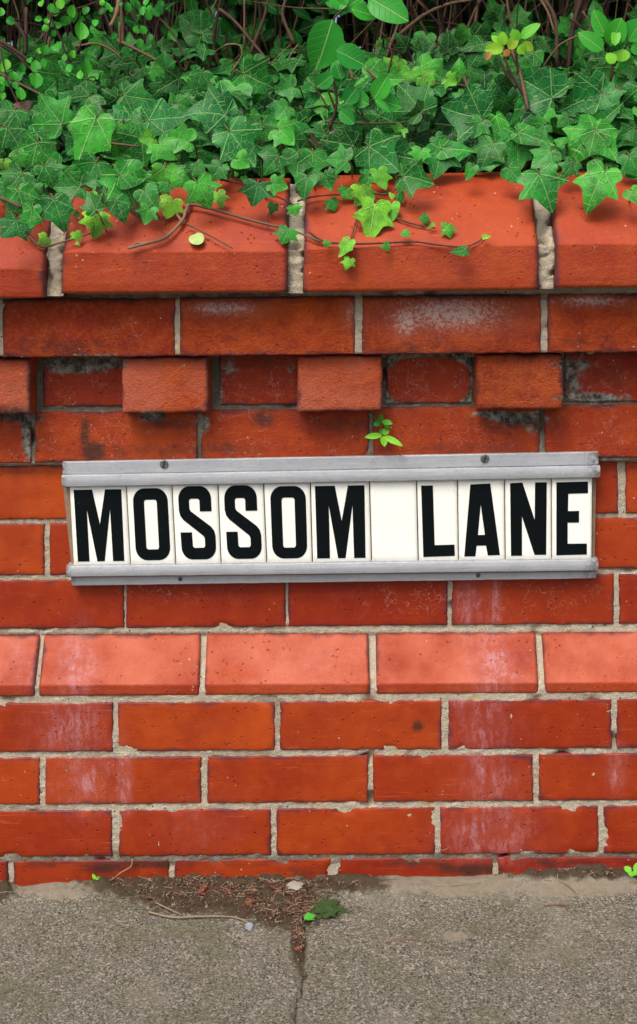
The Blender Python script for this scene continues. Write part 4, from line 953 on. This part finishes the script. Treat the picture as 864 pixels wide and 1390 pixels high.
for k in range(6500):
    hleaf(Vector((rnd.uniform(-1.3, 1.3), rnd.uniform(.8, 1.25), rnd.uniform(.85, 1.65))), rnd.uniform(.05, .085), rnd.uniform(0, .2))
for k in range(620):   # dark leaves in the gaps between the twigs, more on the left
    x_ = rnd.choice((rnd.uniform(-.45, -.12), rnd.uniform(-.45, .0), rnd.uniform(-.5, .5), rnd.uniform(.2, .5))); z_ = rnd.uniform(1.02, 1.36)
    P = Vector((x_, rnd.uniform(.28, .5), z_))
    if x_ > -.02 and z_ > 1.14 and rnd.random() < .8: continue
    hleaf(P, rnd.uniform(.022, .045), rnd.uniform(.2, .6), Vector((rnd.gauss(0, .5), -1, rnd.gauss(.5, .4))).normalized())
pbuild(tw, 'twig', MSTEM, hedge); pbuild(hl, 'foliage', MOVAL, hedge)

# ================================================================== weeds
def weed(label, base, Y, stems, lv, sc_=1, onground=False):
    th = thing('weed', label, 'weed', tuple(at(base[0], base[1], Y)))
    for l in stems:
        sm = MB(); sm.tube(smooth_path([at(q[0], q[1], Y + (q[2] if len(q) > 2 else -.006)) for q in l], 4), .0009, .0006, 5, a=(.3, .8, 0, 0))
        pbuild(sm, 'stem', MSTEM, th)
    for b, tp, w, t in lv:
        lm = MB(); B = at(b[0], b[1], Y - .008); n_ = cam_n(B, .5, rnd.uniform(-.3, .3)); d = atplane(tp[0], tp[1], B, n_) - B
        oval_mesh(lm, B, d, n_, d.length, w * .00099, t, nn=8); pbuild(lm, 'leaf', MOVAL, th)
    return th
weed('small green weed sprouting from the joint under a dentil, above the sign', (503, 562), -.02, [[(502, 560, .0), (508, 568), (516, 572)], [(516, 566), (516, 580), (518, 592)]],
     [((517, 572), (532, 575), 8, .72), ((517, 570), (514, 562), 7, .6), ((514, 574), (506, 577), 8, .6), ((518, 591), (494, 593), 9, .80), ((519, 592), (521, 606), 10, .8), ((520, 592), (546, 605), 9, .82), ((519, 590), (526, 581), 11, .74), ((518, 590), (516, 582), 7, .6), ((520, 574), (528, 580), 7, .66), ((512, 578), (516, 568), 6, .62)])
weed('tiny green weed at the foot of the wall near the left', (127, 1203), -.052, [[(127, 1203), (129, 1192)], [(129, 1198), (134, 1190)]], [((128, 1200), (122, 1197), 5, .76), ((129, 1198), (138, 1199), 5, .76), ((129, 1194), (126, 1186), 5, .8), ((130, 1194), (136, 1190), 5, .74)])
weed('bright green seedling at the foot of the wall at the right edge', (858, 1190), -.055, [[(858, 1192), (856, 1180)], [(858, 1190), (866, 1178)]], [((856, 1184), (846, 1176), 9, .78), ((857, 1184), (855, 1190), 10, .76), ((860, 1184), (872, 1170), 13, .8), ((858, 1182), (864, 1188), 9, .78)])

# ================================================================== litter on the pavement
lit = MB()
def gpt(px, py, h=0):
    P = atz(px, py, 0); P = atz(px, py, gz(P.x)); d = blob(DIRT, px, py)
    return Vector((P.x, P.y, gz(P.x) + .010 * d * max(0, 1 + (P.y + .05) * 6) + h))
def crumb(P, s, a):
    v = [Vector((rnd.gauss(0, 1), rnd.gauss(0, 1), rnd.gauss(0, .7))).normalized() * s * rnd.uniform(.6, 1.2) for _ in range(6)]
    v = [Vector((s * rnd.uniform(.6, 1.2), 0, 0)), Vector((-s * rnd.uniform(.6, 1.2), 0, 0)), Vector((0, s * rnd.uniform(.5, 1.2), 0)), Vector((0, -s * rnd.uniform(.5, 1.2), 0)), Vector((0, 0, s * rnd.uniform(.4, 1))), Vector((0, 0, -s * .6))]
    e = Euler((rnd.uniform(0, 6), rnd.uniform(0, 6), rnd.uniform(0, 6))).to_matrix()
    lit.add([P + e @ q for q in v], [(0, 2, 4), (2, 1, 4), (1, 3, 4), (3, 0, 4), (2, 0, 5), (1, 2, 5), (3, 1, 5), (0, 3, 5)], a=a, smooth=False)
DW = [(190, 1203, 75, 10, 3), (300, 1212, 110, 18, 6), (390, 1230, 50, 20, 3), (406, 1265, 6, 25, .6), (470, 1203, 40, 6, .7), (780, 1190, 60, 6, 2), (5, 1210, 8, 6, .3), (420, 1240, 25, 8, 1), (860, 1188, 20, 6, .5)]
tot = sum(w[4] for w in DW)
def dpt():
    u = rnd.random() * tot
    for cx, cy, sx_, sy_, w in DW:
        u -= w
        if u <= 0: return rnd.gauss(cx, sx_ * .62), max(1186 if cx > 600 else 1194, rnd.gauss(cy, sy_ * .62))
    return 300, 1210
for k in range(9000):
    px, py = dpt(); crumb(gpt(px, py, rnd.uniform(0, .003)), rnd.choice((.0006, .0009, .0013, .002)), rnd.choice([(.0, .1, 0, 0), (.02, 0, 0, 0), (.25, 0, 0, 0), (.5, 0, 0, 0), (0, 0, 1, 0), (.9, 0, 0, 0)]))
for k in range(1500):
    px, py = dpt(); P = gpt(px, py, rnd.uniform(.001, .005)); a = rnd.uniform(0, 6.28); L = rnd.uniform(.004, .02)
    d = Vector((math.cos(a), math.sin(a), rnd.uniform(-.2, .35))) * L
    lit.tube([P - d / 2, P + Vector((rnd.gauss(0, .0015), rnd.gauss(0, .0015), .001)), P + d / 2], rnd.uniform(.0003, .0007), .0003, 4, a=rnd.choice([(.1, 0, 0, 0), (.3, 0, 0, 0), (1, 0, 0, 0), (.7, 0, 0, 0), (0, 0, 1, 0), (0, 0, 1, 0)]))
for k in range(700):   # grit over the slabs
    px, py = rnd.uniform(-10, 880), rnd.uniform(1200, 1392); crumb(gpt(px, py, .0005), rnd.choice((.0006, .0009, .0014)), rnd.choice([(.0, .0, 0, 0), (.6, 0, 0, 0), (1, 0, 0, 0)]))
def litter_material():
    m = NT('litter'); t, g, rd, _ = m.attr('va')
    c = m.mix(t, (.022, .014, .008), (.34, .26, .16)); c = m.mix(rd, c, (.15, .035, .018)); c = m.mix(g, c, (.08, .10, .03))
    c = m.mix(m.math('MULTIPLY', m.noise(200, 3), .5), c, m.mix(.5, c, (.02, .012, .008)))
    m.set(m.p.inputs['Base Color'], c); m.p.inputs['Roughness'].default_value = .9; return m.m
MLIT = litter_material()
tag(lit.build('leaf_litter', MLIT), 'dark soil crumbs and dry plant litter along the foot of the wall', 'litter', kind='stuff')
def twig(label, l, r, t, name='twig', cat='twig', h=.004, red=0, forks=()):
    mb = MB(); pts = [gpt(q[0], q[1], h + (q[2] if len(q) > 2 else 0)) for q in l]; mb.tube(smooth_path(pts, 6), r, r * .6, 6, a=(t, 0, red, 0), jit=.4)
    for f in forks: mb.tube(smooth_path([gpt(q[0], q[1], h + .001) for q in f], 5), r * .7, r * .4, 6, a=(t, 0, red, 0), jit=.4)
    return tag(mb.build(name, MLIT, None, origin=pts[0]), label, cat, 'dry twigs on the pavement')
twig('longest pale twig, lying over the soil left of the slab joint', [(202, 1243), (235, 1250), (275, 1249), (315, 1250), (338, 1257)], .0014, .75, forks=[[(212, 1233), (228, 1240), (248, 1248)]])
twig('orange brown twig alone on the lower right slab', [(522, 1281), (538, 1277), (555, 1276), (570, 1278)], .0013, .55, red=.5, h=.0015)
twig('thin straw lying along the cement under the wall right of centre', [(586, 1206), (615, 1207), (652, 1204)], .0008, .8, h=.006)
twig('bent twig on the cement below the right debris', [(738, 1203), (756, 1204), (768, 1207), (780, 1216)], .0012, .5, red=.3, h=.005)
twig('short straight reddish twig on the right slab', [(737, 1231), (755, 1230), (773, 1230)], .0012, .4, red=.6, h=.0015)
def root(label, l, Y, r):
    mb = MB(); pts = [at(a, b, Y) for a, b in l]; mb.tube(smooth_path(pts, 5), r, r * .5, 5, a=(1, 0, 0, 0), jit=.4)
    tag(mb.build('dry_root', MLIT, None, origin=pts[0]), label, 'root')
root('pale dry root hanging down the lowest bricks at the left', [(180, 1166), (178, 1176), (165, 1184), (155, 1192), (144, 1199)], -.052, .0009)
root('fine white rootlets on the brick joint right of centre', [(592, 1150), (598, 1154), (604, 1153), (608, 1150)], -.049, .0005)
def lump(name, px, py, sx_, sy_, sz_, mat, label, cat, h=.0, rough=.25, seed=1):
    c = gpt(px, py, h); bm = bmesh.new(); bmesh.ops.create_icosphere(bm, subdivisions=3, radius=1)
    for v in bm.verts:
        k = 1 + rough * noise.noise(v.co * 1.7 + Vector((seed, 0, 0))) + rough * .5 * noise.noise(v.co * 4 + Vector((0, seed, 0))); v.co = Vector((v.co.x * sx_ * k, v.co.y * sy_ * k, v.co.z * sz_ * k))
    me = bpy.data.meshes.new(name); bm.to_mesh(me); bm.free(); me.materials.append(mat)
    o = bpy.data.objects.new(name, me); COL.objects.link(o); o.location = c; return tag(o, label, cat)
lump('pebble', 339, 1260, .006, .007, .004, MPEB, 'small blue grey pebble at the end of the long twig', 'pebble', .002, seed=3)
lump('stone_flake', 401, 1212, .011, .012, .002, MFLAKE, 'flat pale stone flake lying on the soil near the wall', 'stone', .005, seed=5)
lump('moss_patch', 441, 1238, .022, .020, .004, MMOSS, 'small dark green moss cushion beside the slab joint', 'moss', .001, .8, 8)
lump('crumpled_leaf', 277, 1221, .007, .008, .006, MDRY, 'crumpled orange dry leaf on the soil left of centre', 'dry leaf', .005, .9, 12)
lump('crumpled_leaf', 340, 1235, .005, .007, .004, MDRY, 'smaller rust coloured dry leaf in the soil just above the pebble', 'dry leaf', .004, .9, 22)
lump('berry', 405, 1289, .004, .004, .003, MDRY, 'red brown berry husk in the joint between the slabs', 'berry', .001, .4, 31)
mb = MB(); B = gpt(413, 1253, .004); n_ = Vector((0, -.5, .85)).normalized(); T = atplane(428, 1242, B, n_)
oval_mesh(mb, B, T - B, n_, (T - B).length, .011, .66, nn=8); tag(mb.build('green_leaf', MOVAL, None, origin=B), 'single fresh green leaf lying at the slab joint', 'leaf')
